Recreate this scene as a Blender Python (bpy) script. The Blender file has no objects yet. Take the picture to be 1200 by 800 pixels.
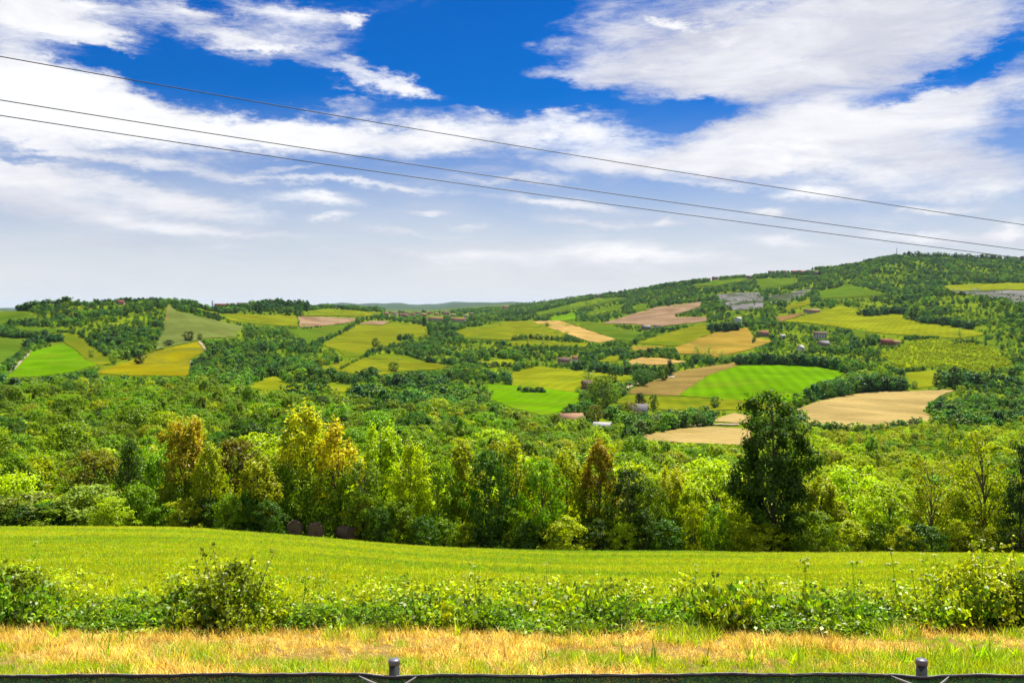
import bpy, math, random
import numpy as np
from mathutils import Vector, geometry

# ------------------------------------------------------------------ camera, world, sun, exposure
SC = bpy.context.scene
COL = SC.collection
F, UC, VH = 1150.0, 600.0, 358.0          # focal length, centre column and horizon row of the 1200x800 photograph
cam_d = bpy.data.cameras.new("camera"); cam = bpy.data.objects.new("camera", cam_d); COL.objects.link(cam)
cam.location = (0, 0, 0); cam.rotation_euler = (math.radians(90), 0, 0)
cam_d.sensor_width = 36; cam_d.lens = 36 * F / 1200; cam_d.shift_y = -42 / 1200
cam_d.clip_start = 0.05; cam_d.clip_end = 80000
SC.camera = cam
SC.view_settings.view_transform = 'Standard'; SC.view_settings.look = 'None'
SC.view_settings.exposure = 1.05; SC.view_settings.gamma = 1; SC.view_settings.use_curve_mapping = False
SUN_EL, SUN_AZ = math.radians(58), math.radians(28)     # azimuth measured from the view direction (+Y) to the right
SUN_DIR = Vector((math.sin(SUN_AZ) * math.cos(SUN_EL), math.cos(SUN_AZ) * math.cos(SUN_EL), math.sin(SUN_EL)))
sun_d = bpy.data.lights.new("sun", 'SUN'); sun = bpy.data.objects.new("sun", sun_d); COL.objects.link(sun)
sun_d.energy = 5.0; sun_d.angle = math.radians(0.5); sun_d.color = (1.0, 0.95, 0.86)
sun.rotation_euler = (-SUN_DIR).to_track_quat('-Z', 'Y').to_euler()
cy = SC.cycles
cy.max_bounces = 5; cy.diffuse_bounces = 2; cy.glossy_bounces = 2; cy.transmission_bounces = 3
cy.transparent_max_bounces = 8; cy.volume_bounces = 0; cy.use_denoising = True
cy.sample_clamp_indirect = 4.0


class NT:
    """small helper to write node trees"""
    def __init__(s, tree): s.t = tree; s.n = tree.nodes; s.l = tree.links
    def put(s, sock, v):
        if isinstance(v, bpy.types.NodeSocket): s.l.new(v, sock)
        elif v is not None:
            if hasattr(sock.default_value, '__len__') and not hasattr(v, '__len__'): v = [v] * len(sock.default_value)
            if hasattr(sock.default_value, '__len__') and len(sock.default_value) == 4 and len(v) == 3: v = (*v, 1)
            sock.default_value = v
    def math(s, op, a, b=None, c=None, clamp=False):
        n = s.n.new('ShaderNodeMath'); n.operation = op; n.use_clamp = clamp
        for i, v in enumerate((a, b, c)):
            if v is not None: s.put(n.inputs[i], v)
        return n.outputs[0]
    def mix(s, fac, a, b, mode='MIX'):
        n = s.n.new('ShaderNodeMix'); n.data_type = 'RGBA'; n.blend_type = mode
        s.put(n.inputs['Factor'], fac); s.put(n.inputs[6], a); s.put(n.inputs[7], b)
        return n.outputs[2]
    def ramp(s, v, a, b, lo=0.0, hi=1.0, smooth=True):
        n = s.n.new('ShaderNodeMapRange'); n.interpolation_type = 'SMOOTHSTEP' if smooth else 'LINEAR'
        s.put(n.inputs['Value'], v); s.put(n.inputs['From Min'], a); s.put(n.inputs['From Max'], b)
        s.put(n.inputs['To Min'], lo); s.put(n.inputs['To Max'], hi)
        return n.outputs['Result']
    def noise(s, vec, scale, detail=4, rough=0.55, dist=0.0, lac=2.0):
        n = s.n.new('ShaderNodeTexNoise'); n.noise_dimensions = '3D'
        if vec is not None: s.put(n.inputs['Vector'], vec)
        for k, v in (('Scale', scale), ('Detail', detail), ('Roughness', rough), ('Distortion', dist), ('Lacunarity', lac)): s.put(n.inputs[k], v)
        return n.outputs['Fac']
    def mapping(s, vec, loc=(0, 0, 0), rot=(0, 0, 0), scale=(1, 1, 1), kind='POINT'):
        n = s.n.new('ShaderNodeMapping'); n.vector_type = kind
        s.put(n.inputs['Vector'], vec); s.put(n.inputs['Location'], loc); s.put(n.inputs['Rotation'], rot); s.put(n.inputs['Scale'], scale)
        return n.outputs[0]
    def vmath(s, op, a, b=None):
        n = s.n.new('ShaderNodeVectorMath'); n.operation = op
        s.put(n.inputs[0], a)
        if b is not None: s.put(n.inputs[1], b)
        return n.outputs['Value'] if op in ('LENGTH', 'DOT_PRODUCT') else n.outputs[0]
    def xyz(s, x, y, z):
        n = s.n.new('ShaderNodeCombineXYZ')
        for i, v in enumerate((x, y, z)): s.put(n.inputs[i], v)
        return n.outputs[0]
    def sep(s, v):
        n = s.n.new('ShaderNodeSeparateXYZ'); s.put(n.inputs[0], v); return n.outputs


def build_world():
    w = bpy.data.worlds.new("World"); SC.world = w; w.use_nodes = True
    T = NT(w.node_tree); T.n.clear()
    tc = T.n.new('ShaderNodeTexCoord'); d = T.sep(tc.outputs['Generated'])
    az = T.math('ARCTAN2', d[0], d[1]); el = T.math('ARCSINE', d[2])
    sky = T.n.new('ShaderNodeTexSky'); sky.sky_type = 'NISHITA'; sky.sun_disc = False
    sky.sun_elevation = SUN_EL; sky.sun_rotation = SUN_AZ; sky.altitude = 300; sky.dust_density = 0.6; sky.ozone_density = 2.0
    T.put(sky.inputs['Vector'], T.xyz(d[0], d[1], T.math('MAXIMUM', d[2], 0.02)))
    hs = T.n.new('ShaderNodeHueSaturation'); hs.inputs['Saturation'].default_value = 1.25
    T.put(hs.inputs['Color'], sky.outputs[0])
    deep = T.mix(1.0, hs.outputs[0], SKY_TINT, 'MULTIPLY')
    # pale hazy air low over the hills, clear blue above
    p = T.xyz(az, el, 0.0)
    hz_n = T.noise(T.mapping(p, scale=(3, 9, 1)), 1.0, 4, 0.6)
    hz = T.ramp(T.math('ADD', el, T.math('MULTIPLY', T.math('SUBTRACT', hz_n, 0.5), 0.07)), 0.0, 0.215, 1.0, 0.0)
    clear = T.mix(hz, deep, SKY_PALE)
    # cloud field: soft banks placed by direction, broken up by streaked noise
    warp = T.noise(T.mapping(p, scale=(6, 15, 1)), 1.0, 9, 0.68)
    warp2 = T.noise(T.mapping(p, loc=(5.3, 2.1, 3.7), scale=(6, 15, 1)), 1.0, 9, 0.68)
    wk = T.ramp(el, 0.06, 0.24, 0.45, 1.0)
    q = T.xyz(T.math('ADD', az, T.math('MULTIPLY', T.math('MULTIPLY', T.math('SUBTRACT', warp, 0.5), 0.22), wk)),
              T.math('ADD', el, T.math('MULTIPLY', T.math('MULTIPLY', T.math('SUBTRACT', warp2, 0.5), 0.10), wk)), 0.0)
    tot = None; brt = None
    for (u, v, a, b, ang, wt, br) in CLOUDS:
        x, z = (u - UC) / F, (VH - v) / F
        ca, ce = math.atan(x), math.atan(z / math.hypot(1, x))
        m = T.mapping(q, loc=(ca, ce, 0), rot=(0, 0, math.radians(-ang)), scale=(a / F * 1.35, b / F * 1.35, 1), kind='TEXTURE')
        g = T.ramp(T.vmath('LENGTH', m), 0.0, 1.0, wt, 0.0)
        tot = g if tot is None else T.math('ADD', tot, g)
        if br: 
            gb = T.math('MULTIPLY', g, br)
            brt = gb if brt is None else T.math('ADD', brt, gb)
    n1 = T.noise(T.mapping(p, rot=(0, 0, 0.10), scale=(5.5, 32, 1)), 1.0, 11, 0.68, 0.7)
    n2 = T.noise(T.mapping(p, loc=(3, 1, 0), rot=(0, 0, 0.25), scale=(20, 64, 1)), 1.0, 9, 0.72, 0.9)
    nn = T.math('ADD', T.math('MULTIPLY', T.math('SUBTRACT', n1, 0.5), 1.5), T.math('MULTIPLY', T.math('SUBTRACT', n2, 0.5), 0.8))
    far = T.ramp(T.math('ABSOLUTE', az), 0.6, 1.0, 0.0, 0.45)      # outside the view: scattered clouds too
    high = T.ramp(el, 0.34, 0.6, 0.0, 0.25)
    dens = T.math('ADD', T.math('ADD', T.math('MINIMUM', T.math('ADD', tot, T.math('ADD', far, high)), 1.15), nn), T.ramp(el, 0.03, 0.16, 0.10, 0.02))
    cover = T.ramp(dens, -0.02, 1.18)
    n3 = T.noise(T.mapping(p, loc=(1, 7, 0), rot=(0, 0, 0.12), scale=(9, 30, 1)), 1.0, 6, 0.6, 0.5)
    lum = T.math('ADD', T.math('ADD', T.ramp(n3, 0.3, 0.72, 0.0, 0.55), T.math('MULTIPLY', cover, 0.1)), brt, clamp=True)
    cc = T.mix(lum, CLOUD_GREY, CLOUD_WHITE)
    allc = T.mix(T.math('MULTIPLY', cover, 0.97), clear, cc)
    bg = T.n.new('ShaderNodeBackground'); T.put(bg.inputs['Color'], allc); bg.inputs['Strength'].default_value = 0.07
    out = T.n.new('ShaderNodeOutputWorld'); T.l.new(bg.outputs[0], out.inputs['Surface'])


# sky colours are in the sky texture's own units (strength 0.07 follows)
SKY_TINT = (0.006, 0.27, 0.62)
SKY_PALE = (5.5, 5.6, 5.8)
CLOUD_GREY = (4.2, 4.3, 5.0)
CLOUD_WHITE = (7.2, 7.2, 7.3)
CLOUDS = [  # column, row, half width, half height, tilt, weight, brightness
    (15, 95, 105, 115, 0, 1.0, .5), (50, 12, 130, 24, 0, .9, .4), (105, 40, 60, 12, 3, .8, .5), (115, 58, 55, 7, 2, .7, .3),
    (290, 40, 130, 22, 6, 1.0, .6), (345, 14, 75, 18, 8, .9, .6), (240, 8, 60, 10, 0, .7, .3), (400, 24, 18, 12, 0, .8, .6), (335, 56, 26, 5, 0, .6, .3),
    (80, 135, 150, 42, 6, 1.0, .5), (250, 150, 190, 30, 3, 1.0, .6), (390, 155, 140, 28, 2, 1.0, .6), (540, 155, 100, 22, 4, .9, .5), (685, 157, 100, 26, 3, 1.15, .9),
    (435, 92, 85, 14, 8, .95, .5), (465, 108, 45, 14, 0, .85, .4), (410, 122, 35, 8, 0, .6, .3), (555, 130, 35, 9, 8, .7, .3), (400, 106, 22, 5, 0, .6, .3),
    (80, 232, 190, 34, 9, .85, .25), (235, 240, 95, 17, 14, .8, .3), (160, 190, 130, 9, 3, .7, .2), (70, 205, 120, 14, 4, .6, .1),
    (400, 218, 170, 7, 4, .85, .6), (368, 238, 62, 11, 7, .85, .6), (376, 258, 30, 6, 0, .75, .4), (500, 251, 26, 4, 0, .7, .3), (550, 268, 40, 4, 0, .6, .2), (340, 200, 60, 4, 0, .6, .2), (500, 300, 120, 8, 0, .42, .2),
    (860, 38, 250, 54, 0, .85, .1), (1060, 45, 200, 75, 0, .9, 0), (690, 62, 110, 34, 8, .62, .1), (650, 86, 70, 14, 0, .6, .1), (795, 26, 34, 9, 0, .7, .9), (850, 52, 26, 9, 0, .5, .6), (850, 92, 150, 24, 0, .75, .1),
    (930, 140, 170, 36, -5, .75, .2), (1010, 165, 220, 40, 0, .8, .2), (1130, 122, 120, 26, -6, .85, .3), (880, 192, 220, 24, 0, .7, .25), (930, 190, 70, 12, 0, .5, .6), (1110, 208, 150, 26, 0, .75, .1), (720, 190, 190, 20, 0, .65, .2),
    (955, 226, 68, 12, 6, .85, .9), (655, 241, 90, 7, 5, .8, .5), (895, 247, 24, 5, 0, .7, .5), (1105, 246, 42, 6, 0, .7, .5), (1150, 224, 70, 12, 0, .65, .4), (1185, 266, 28, 9, -8, .8, .6),
    (712, 288, 70, 18, 0, .55, .4), (640, 300, 220, 16, 0, .5, .3), (910, 285, 60, 9, 6, .6, .5), (1150, 277, 70, 11, 0, .5, .3), (840, 310, 300, 24, 0, .40, .3), (900, 262, 320, 16, 3, .35, .2), (260, 290, 240, 12, 0, .25, 0),
    (770, 262, 12, 5, 0, .6, .4), (610, 212, 90, 6, 3, .6, .4), (300, 276, 110, 6, 2, .5, .3), (830, 214, 70, 6, 4, .6, .6), (1060, 278, 80, 6, 2, .55, .4), (770, 303, 110, 7, 0, .5, .4), (480, 275, 70, 5, 3, .5, .3), (700, 262, 90, 5, 4, .5, .3), (420, 318, 160, 7, 0, .4, .2), (180, 262, 90, 6, 6, .5, .2),
    # clear gaps
    (800, 135, 85, 24, -14, -.9, 0), (1110, 88, 100, 14, -14, -.75, 0), (1190, 170, 40, 15, 0, -.7, 0), (560, 62, 140, 60, 0, -.75, 0), (250, 98, 180, 28, 4, -.8, 0), (60, 78, 40, 14, 0, -.3, 0), (30, 187, 60, 7, 0, -.6, 0), (620, 20, 36, 40, 0, -.3, 0), (640, 118, 90, 16, 0, -.7, 0), (1180, 40, 30, 40, 0, -.3, 0)]
build_world()

# ------------------------------------------------------------------ small builders
def link(o):
    COL.objects.link(o); return o

def mesh_np(name, V, faces, mat, smooth=False, mats=None, midx=None):
    """mesh from a vertex array and a list of face arrays (each N x k)"""
    me = bpy.data.meshes.new(name)
    V = np.asarray(V, dtype=np.float32)
    if not isinstance(faces, (list, tuple)): faces = [faces]
    faces = [np.asarray(f, dtype=np.int32) for f in faces if len(f)]
    me.vertices.add(len(V)); me.vertices.foreach_set('co', V.ravel())
    nl = sum(f.size for f in faces); nf = sum(len(f) for f in faces)
    me.loops.add(nl); me.polygons.add(nf)
    me.loops.foreach_set('vertex_index', np.concatenate([f.ravel() for f in faces]))
    tot = np.concatenate([np.full(len(f), f.shape[1]) for f in faces])
    me.polygons.foreach_set('loop_start', np.concatenate([[0], np.cumsum(tot)[:-1]]).astype(np.int32))
    if smooth: me.polygons.foreach_set('use_smooth', np.ones(nf, dtype=bool))
    for m in ([mat] if mats is None else mats): me.materials.append(m)
    if midx is not None: me.polygons.foreach_set('material_index', np.asarray(midx, dtype=np.int32))
    me.update(calc_edges=True)
    return me

def obj(name, me, parent=None):
    o = bpy.data.objects.new(name, me); link(o)
    if parent is not None: o.parent = parent
    return o

def tag(o, label=None, cat=None, group=None, kind=None):
    for k, v in (('label', label), ('category', cat), ('group', group), ('kind', kind)):
        if v: o[k] = v
    return o

def empty(name, loc=(0, 0, 0), rz=0.0, scale=(1, 1, 1)):
    o = bpy.data.objects.new(name, None); link(o); o.empty_display_size = 0.2
    o.location = loc; o.rotation_euler = (0, 0, rz); o.scale = scale
    return o

class MB:
    """collects boxes, tubes and fans into one mesh"""
    def __init__(s): s.v = []; s.f = {}; s.n = 0
    def add(s, V, Fs):
        V = np.asarray(V, float); b = s.n; s.v.append(V); s.n += len(V)
        for f in Fs: s.f.setdefault(len(f), []).append([b + i for i in f])
    def box(s, c, size, rz=0.0):
        x, y, z = [k / 2 for k in size]
        P = np.array([(-x, -y, -z), (x, -y, -z), (x, y, -z), (-x, y, -z), (-x, -y, z), (x, -y, z), (x, y, z), (-x, y, z)])
        R = np.array([[math.cos(rz), -math.sin(rz), 0], [math.sin(rz), math.cos(rz), 0], [0, 0, 1]])
        s.add(P @ R.T + np.array(c), [(3, 2, 1, 0), (4, 5, 6, 7), (0, 1, 5, 4), (1, 2, 6, 5), (2, 3, 7, 6), (3, 0, 4, 7)])
    def tube(s, pts, rad, n=6, cap=True):
        pts = np.asarray(pts, float); rad = np.broadcast_to(np.asarray(rad, float), (len(pts),))
        V = []
        for i, p in enumerate(pts):
            t = pts[min(i + 1, len(pts) - 1)] - pts[max(i - 1, 0)]; t = t / (np.linalg.norm(t) + 1e-9)
            a = np.cross(t, (0, 1, 0) if abs(t[1]) < 0.9 else (1, 0, 0)); a /= np.linalg.norm(a); b = np.cross(t, a)
            for k in range(n):
                g = 2 * math.pi * k / n; V.append(p + rad[i] * (math.cos(g) * a + math.sin(g) * b))
        Fs = [(i * n + k, i * n + (k + 1) % n, (i + 1) * n + (k + 1) % n, (i + 1) * n + k) for i in range(len(pts) - 1) for k in range(n)]
        if cap: Fs += [tuple(range(n))[::-1], tuple((len(pts) - 1) * n + k for k in range(n))]
        s.add(V, Fs)
    def mesh(s, name, mat, smooth=False):
        return mesh_np(name, np.concatenate(s.v), [np.array(f) for f in s.f.values()], mat, smooth)

def principled(name, rough=0.8, spec=0.3):
    m = bpy.data.materials.new(name); m.use_nodes = True
    T = NT(m.node_tree); b = T.n['Principled BSDF']
    b.inputs['Roughness'].default_value = rough; b.inputs['Specular IOR Level'].default_value = spec
    return m, T, b

def plain_mat(name, rgb, rough=0.8, var=0.25, scale=3.0, spec=0.3, bump=0.0, metal=0.0):
    m, T, b = principled(name, rough, spec)
    pos = T.n.new('ShaderNodeTexCoord').outputs['Object']
    n = T.noise(pos, scale, 6, 0.65)
    c = T.mix(n, [k * (1 - var) for k in rgb], [min(1, k * (1 + var)) for k in rgb])
    T.put(b.inputs['Base Color'], c); b.inputs['Metallic'].default_value = metal
    if bump:
        bn = T.n.new('ShaderNodeBump'); bn.inputs['Strength'].default_value = bump; bn.inputs['Distance'].default_value = 0.02
        T.put(bn.inputs['Height'], T.noise(pos, scale * 6, 4, 0.6)); T.l.new(bn.outputs[0], b.inputs['Normal'])
    return m

def field_mat(name, rgb, stripe=None, patch=None, fine=0.22, big=0.22, dots=None):
    """cropped land: broad tone drifts, fine speckle, optional drill rows (angle, spacing, strength), bare patches or rows of plants"""
    m, T, b = principled(name, 1.0, 0.0)
    rgb = [k * 0.60 for k in rgb]
    pos = T.n.new('ShaderNodeNewGeometry').outputs['Position']
    lo = [k * (1 - big) for k in rgb]; hi = [k * (1 + big) for k in rgb]
    c = T.mix(T.ramp(T.noise(pos, 0.018, 5, 0.6, 0.4), 0.3, 0.7), lo, hi)
    c = T.mix(1.0, c, T.mix(T.noise(pos, 0.45, 5, 0.7), (1 - fine * 1.6,) * 3, (1 + fine * 1.6,) * 3), 'MULTIPLY')
    if patch:
        col, thr = patch; col = [k * 0.56 for k in col]
        c = T.mix(T.ramp(T.noise(T.mapping(pos, loc=(31, 7, 0)), 0.012, 5, 0.62, 0.6), thr, thr + 0.14, 0, 0.85), c, col)
    if stripe:
        ang, sp, st = stripe
        wv = T.n.new('ShaderNodeTexWave'); wv.wave_type = 'BANDS'; wv.bands_direction = 'X'
        T.put(wv.inputs['Vector'], T.mapping(pos, rot=(0, 0, math.radians(ang)), scale=(1, 1, 0)))
        wv.inputs['Scale'].default_value = 0.314 / sp; wv.inputs['Distortion'].default_value = 1.2; wv.inputs['Detail'].default_value = 3
        wv.inputs['Detail Scale'].default_value = 0.4
        c = T.mix(1.0, c, T.mix(wv.outputs['Fac'], (1 - st,) * 3, (1 + st,) * 3), 'MULTIPLY')
    T.put(b.inputs['Base Color'], c)
    bn = T.n.new('ShaderNodeBump'); bn.inputs['Strength'].default_value = 0.5; bn.inputs['Distance'].default_value = 0.25
    T.put(bn.inputs['Height'], T.noise(pos, 0.9, 5, 0.7)); T.l.new(bn.outputs[0], b.inputs['Normal'])
    return m

LEAF_GAIN = 1.75          # half of each leaf's light is reflected, half let through: together they give the tabled tint
def leaf_mat(name, trans=0.5, spread=0.35, rgb=None, warm=(1.25, 1.3, 0.3), tinged=False, gloss=0.012):
    """leaves: tint from the object's colour, each leaf and each plant a little different, light passing through"""
    m = bpy.data.materials.new(name); m.use_nodes = True; T = NT(m.node_tree); T.n.clear()
    oi = T.n.new('ShaderNodeObjectInfo'); ge = T.n.new('ShaderNodeNewGeometry')
    base = oi.outputs['Color'] if rgb is None else (*rgb, 1)
    if tinged:                                              # turning leaves: tinted sprays mostly in the upper crown, green below
        oc = T.n.new('ShaderNodeTexCoord').outputs['Object']
        k = T.math('ADD', T.noise(oc, 5.0, 4, 0.6), T.math('MULTIPLY', T.math('SUBTRACT', T.sep(oc)[2], 0.55), 0.55))
        base = T.mix(T.ramp(k, 0.42, 0.62), (0.115, 0.150, 0.003), base)
    hs = T.n.new('ShaderNodeHueSaturation')
    T.put(hs.inputs['Color'], T.mix(1.0, base, (LEAF_GAIN,) * 3, 'MULTIPLY'))
    T.put(hs.inputs['Hue'], T.ramp(oi.outputs['Random'], 0, 1, 0.488, 0.525, False))
    T.put(hs.inputs['Value'], T.math('MULTIPLY', T.ramp(ge.outputs['Random Per Island'], 0, 1, 1 - spread, 1 + spread, False),
                                     T.ramp(oi.outputs['Random'], 0, 1, 0.72, 1.3, False)))
    col = hs.outputs[0]
    df = T.n.new('ShaderNodeBsdfDiffuse'); T.put(df.inputs['Color'], col)
    tr = T.n.new('ShaderNodeBsdfTranslucent'); T.put(tr.inputs['Color'], T.mix(1.0, col, (*warm, 1), 'MULTIPLY'))
    gl = T.n.new('ShaderNodeBsdfGlossy'); gl.inputs['Roughness'].default_value = 0.45; gl.inputs['Color'].default_value = (1, 1, 1, 1)
    m1 = T.n.new('ShaderNodeMixShader'); m1.inputs[0].default_value = trans
    T.l.new(df.outputs[0], m1.inputs[1]); T.l.new(tr.outputs[0], m1.inputs[2])
    m2 = T.n.new('ShaderNodeMixShader'); m2.inputs[0].default_value = gloss
    T.l.new(m1.outputs[0], m2.inputs[1]); T.l.new(gl.outputs[0], m2.inputs[2])
    o = T.n.new('ShaderNodeOutputMaterial'); T.l.new(m2.outputs[0], o.inputs['Surface'])
    return m

LEAF = leaf_mat("leaf", 0.40, 0.45)
TINGED = leaf_mat("tinged_leaf", 0.40, 0.4, tinged=True)
FARLEAF = leaf_mat("far_leaf", 0.35, 0.35, warm=(1.3, 1.2, 0.6))
BARK = plain_mat("bark", (0.10, 0.075, 0.05), 0.9, 0.45, 4, bump=0.5)

# ------------------------------------------------------------------ the lie of the land
def pchip(x, Y, xq):
    """monotone cubic through (x, Y[:, k]) sampled at xq; Y is (n, m)"""
    x = np.asarray(x, float); Y = np.asarray(Y, float); h = np.diff(x); dl = np.diff(Y, axis=0) / h[:, None]
    m = np.zeros_like(Y); m[0] = dl[0]; m[-1] = dl[-1]
    w1 = (2 * h[1:] + h[:-1])[:, None]; w2 = (h[1:] + 2 * h[:-1])[:, None]
    a, b = dl[:-1], dl[1:]
    with np.errstate(divide='ignore', invalid='ignore'):
        hm = (w1 + w2) / (w1 / a + w2 / b)
    m[1:-1] = np.where(a * b > 0, hm, 0.0)
    i = np.clip(np.searchsorted(x, xq) - 1, 0, len(x) - 2); t = ((xq - x[i]) / h[i])[:, None]; hh = h[i][:, None]
    return (2*t**3-3*t**2+1)*Y[i] + (t**3-2*t**2+t)*hh*m[i] + (-2*t**3+3*t**2)*Y[i+1] + (t**3-t**2)*hh*m[i+1]

KY = [65, 90, 130, 200, 300, 400, 500, 650, 800, 1000, 1200, 1400, 1700, 2000, 2500, 3000, 3500, 4500, 7000, 12000, 24000, 34000]
COLS = {   # image row at which the bare ground stands, per column and distance
    -900: [612, 628, 602, 550, 508, 480, 462, 444, 427, 400, 376, 358, 370, 372, 372, 371, 370, 368, 364, 361, 359, 359],
    0:    [617, 630, 602, 550, 508, 480, 462, 445, 428, 403, 380, 362, 372, 374, 374, 372, 371, 369, 365, 362, 360, 360],
    100:  [617, 630, 602, 548, 506, 478, 461, 445, 430, 405, 380, 360, 371, 374, 374, 372, 371, 369, 365, 362, 360, 360],
    200:  [618, 630, 600, 545, 503, 473, 456, 446, 430, 403, 380, 358, 368, 372, 373, 372, 371, 369, 365, 362, 360, 360],
    300:  [624, 635, 604, 548, 507, 482, 466, 452, 436, 413, 396, 382, 368, 358, 366, 370, 371, 369, 365, 362, 360, 360],
    400:  [632, 640, 606, 552, 513, 488, 470, 453, 437, 420, 405, 393, 379, 369, 362, 367, 368, 367, 364, 358, 356.2, 359],
    500:  [640, 645, 610, 560, 522, 496, 480, 462, 446, 428, 411, 398, 386, 380, 374, 371, 369, 366, 363, 357.2, 355.0, 358.6],
    600:  [644, 648, 614, 568, 530, 504, 487, 470, 450, 428, 411, 398, 387, 381, 374, 368, 365, 360, 356.6, 355.2, 354.5, 358.6],
    700:  [646, 650, 618, 575, 540, 518, 500, 478, 453, 430, 414, 401, 387, 379, 366, 355, 350, 347, 353, 357, 359, 359],
    800:  [646, 652, 622, 580, 545, 525, 507, 483, 457, 431, 411, 397, 382, 370, 353, 341, 332, 338, 347, 354, 358, 358.6],
    900:  [647, 652, 622, 582, 545, 520, 501, 478, 455, 430, 410, 394, 375, 360, 342, 330, 322, 330, 345, 354, 358, 358.6],
    1000: [647, 652, 622, 582, 545, 517, 498, 479, 456, 429, 405, 387, 370, 356, 337, 320, 311, 325, 345, 354, 358, 358.6],
    1050: [647, 652, 622, 582, 545, 517, 498, 479, 456, 429, 404, 385, 367, 352, 337, 312, 301, 322, 345, 354, 358, 358.6],
    1120: [648, 652, 622, 582, 545, 517, 498, 480, 457, 430, 402, 382, 358, 342, 335, 313, 304, 322, 345, 354, 358, 358.6],
    1200: [648, 652, 622, 582, 545, 517, 500, 485, 460, 430, 400, 376, 354, 340, 332, 315, 307, 322, 345, 354, 358, 358.6],
    2100: [652, 656, 626, 586, 548, 520, 503, 487, 462, 430, 398, 372, 350, 338, 328, 312, 304, 320, 345, 354, 358, 358.6]}
UG = np.arange(-900, 2101, 10.0); NU = len(UG)
Y0, Y1, NT_ = 3.0, 34000.0, 630
TG = np.linspace(math.log(Y0), math.log(Y1), NT_); YG = np.exp(TG)
_cu = np.array(sorted(COLS)); _tab = np.array([COLS[c] for c in _cu], float)       # (cols, knots)
_cubic = pchip(_cu, _tab, UG)                                                    # (NU, knots)
VT = pchip(np.log(KY), _cubic.T, TG)                                             # (NT, NU)
_k = np.exp(-0.5 * (np.arange(-6, 7) / 2.2) ** 2); _k /= _k.sum()
_pad = np.pad(VT, ((6, 6), (0, 0)), mode='edge'); VT = sum(_k[i] * _pad[i:i + NT_] for i in range(13))
_XX = (UG[None, :] - UC) / F * YG[:, None]; _YY = np.broadcast_to(YG[:, None], _XX.shape)
_rng = np.random.default_rng(4)
_und = np.zeros_like(_XX)
for _w, _a in ((420, 3.0), (260, 2.2), (150, 1.3), (90, 0.7), (60, 0.4)):
    for _ in range(3):
        _th = _rng.uniform(0, 6.28); _und += _a / 1.7 * np.sin(6.283 * (_XX * math.cos(_th) + _YY * math.sin(_th)) / _w + _rng.uniform(0, 6.28))
VT -= _und * np.clip((_YY - 380) / 500, 0, 1) * np.clip((4200 - _YY) / 900, 0, 1) * F / _YY * 0.8
for _a, _w, _p in ((1.0, 150, 0.3), (0.8, 71, 1.9), (0.45, 33, 4.0), (0.2, 15, 2.2)):      # rolling skyline of the far country
    VT -= _a * np.sin(6.283 * UG / _w + _p + 0.9 * TG[:, None])[:] * np.clip((_YY - 6000) / 5000, 0, 1)
# the near slope: straight fall from the fence to the foot of the trees
_E = VT[np.searchsorted(YG, 65)]
_ze = -(pchip(_cu, _tab[:, :1], UG)[:, 0] - VH) / F * 65
_sl = (-_ze - 4.04) / 53.0
for _j in range(NT_):
    y = YG[_j]
    if y < 75:
        z = -4.04 - (0.2 if y < 12 else 1) * ((y - 12) if y < 12 else _sl * (y - 12))
        if y >= 14: z = z + 0.10 * np.sin(_XX[_j] * 0.22 + y * 0.1) * min(1, (y - 14) / 10) * max(0, (75 - y) / 61)
        vn = VH - F * z / y
        k = np.clip((y - 60) / 15, 0, 1)
        VT[_j] = vn * (1 - k) + VT[_j] * k
VMIN = np.minimum.accumulate(VT, axis=0)

def V_at(u, y):
    u = np.asarray(u, float); t = np.log(np.asarray(y, float))
    fu = np.clip((u - UG[0]) / 10.0, 0, NU - 1.001); ft = np.clip((t - TG[0]) / (TG[1] - TG[0]), 0, NT_ - 1.001)
    i = ft.astype(int); j = fu.astype(int); a = ft - i; b = fu - j
    return (VT[i, j]*(1-a)*(1-b) + VT[i+1, j]*a*(1-b) + VT[i, j+1]*(1-a)*b + VT[i+1, j+1]*a*b)

def VMIN_at(u, y):
    i = np.clip(((np.log(y) - TG[0]) / (TG[1] - TG[0])).astype(int), 0, NT_ - 1); j = np.clip(np.round((u - UG[0]) / 10).astype(int), 0, NU - 1)
    return VMIN[i, j]

def pt(u, y, dz=0.0):
    u = np.asarray(u, float); y = np.asarray(y, float)
    return np.stack([(u - UC) / F * y, y, -(V_at(u, y) - VH) / F * y + dz], -1)

def z_at(x, y):
    return -(V_at(UC + F * np.asarray(x) / np.asarray(y), y) - VH) / F * np.asarray(y)

_i0 = int(np.searchsorted(YG, 60))
def y_of(u, v):
    """distance at which the ground is first seen at image position (u, v)"""
    j = int(np.clip((u - UG[0]) // 10, 0, NU - 2)); b = (u - UG[j]) / 10
    col = VT[_i0:, j] * (1 - b) + VT[_i0:, j + 1] * b
    hit = np.nonzero(col <= v)[0]
    if len(hit) == 0:
        lim = int(np.searchsorted(YG, 4600)) - _i0
        return float(YG[_i0 + int(np.argmin(col[:lim]))])
    k = int(hit[0])
    if k == 0: return float(YG[_i0])
    c0, c1 = col[k - 1], col[k]
    return float(math.exp(TG[_i0 + k - 1] + (TG[1] - TG[0]) * (c0 - v) / max(c0 - c1, 1e-6)))

def grid_mesh(name, rows, mat, cols=slice(0, NU)):
    P = np.stack([_XX[rows, cols], _YY[rows, cols], -(VT[rows, cols] - VH) / F * _YY[rows, cols]], -1)
    r, c = P.shape[:2]; idx = np.arange(r * c).reshape(r, c)
    Q = np.stack([idx[:-1, :-1], idx[:-1, 1:], idx[1:, 1:], idx[1:, :-1]], -1).reshape(-1, 4)
    return mesh_np(name, P.reshape(-1, 3), Q, mat, True)

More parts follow.
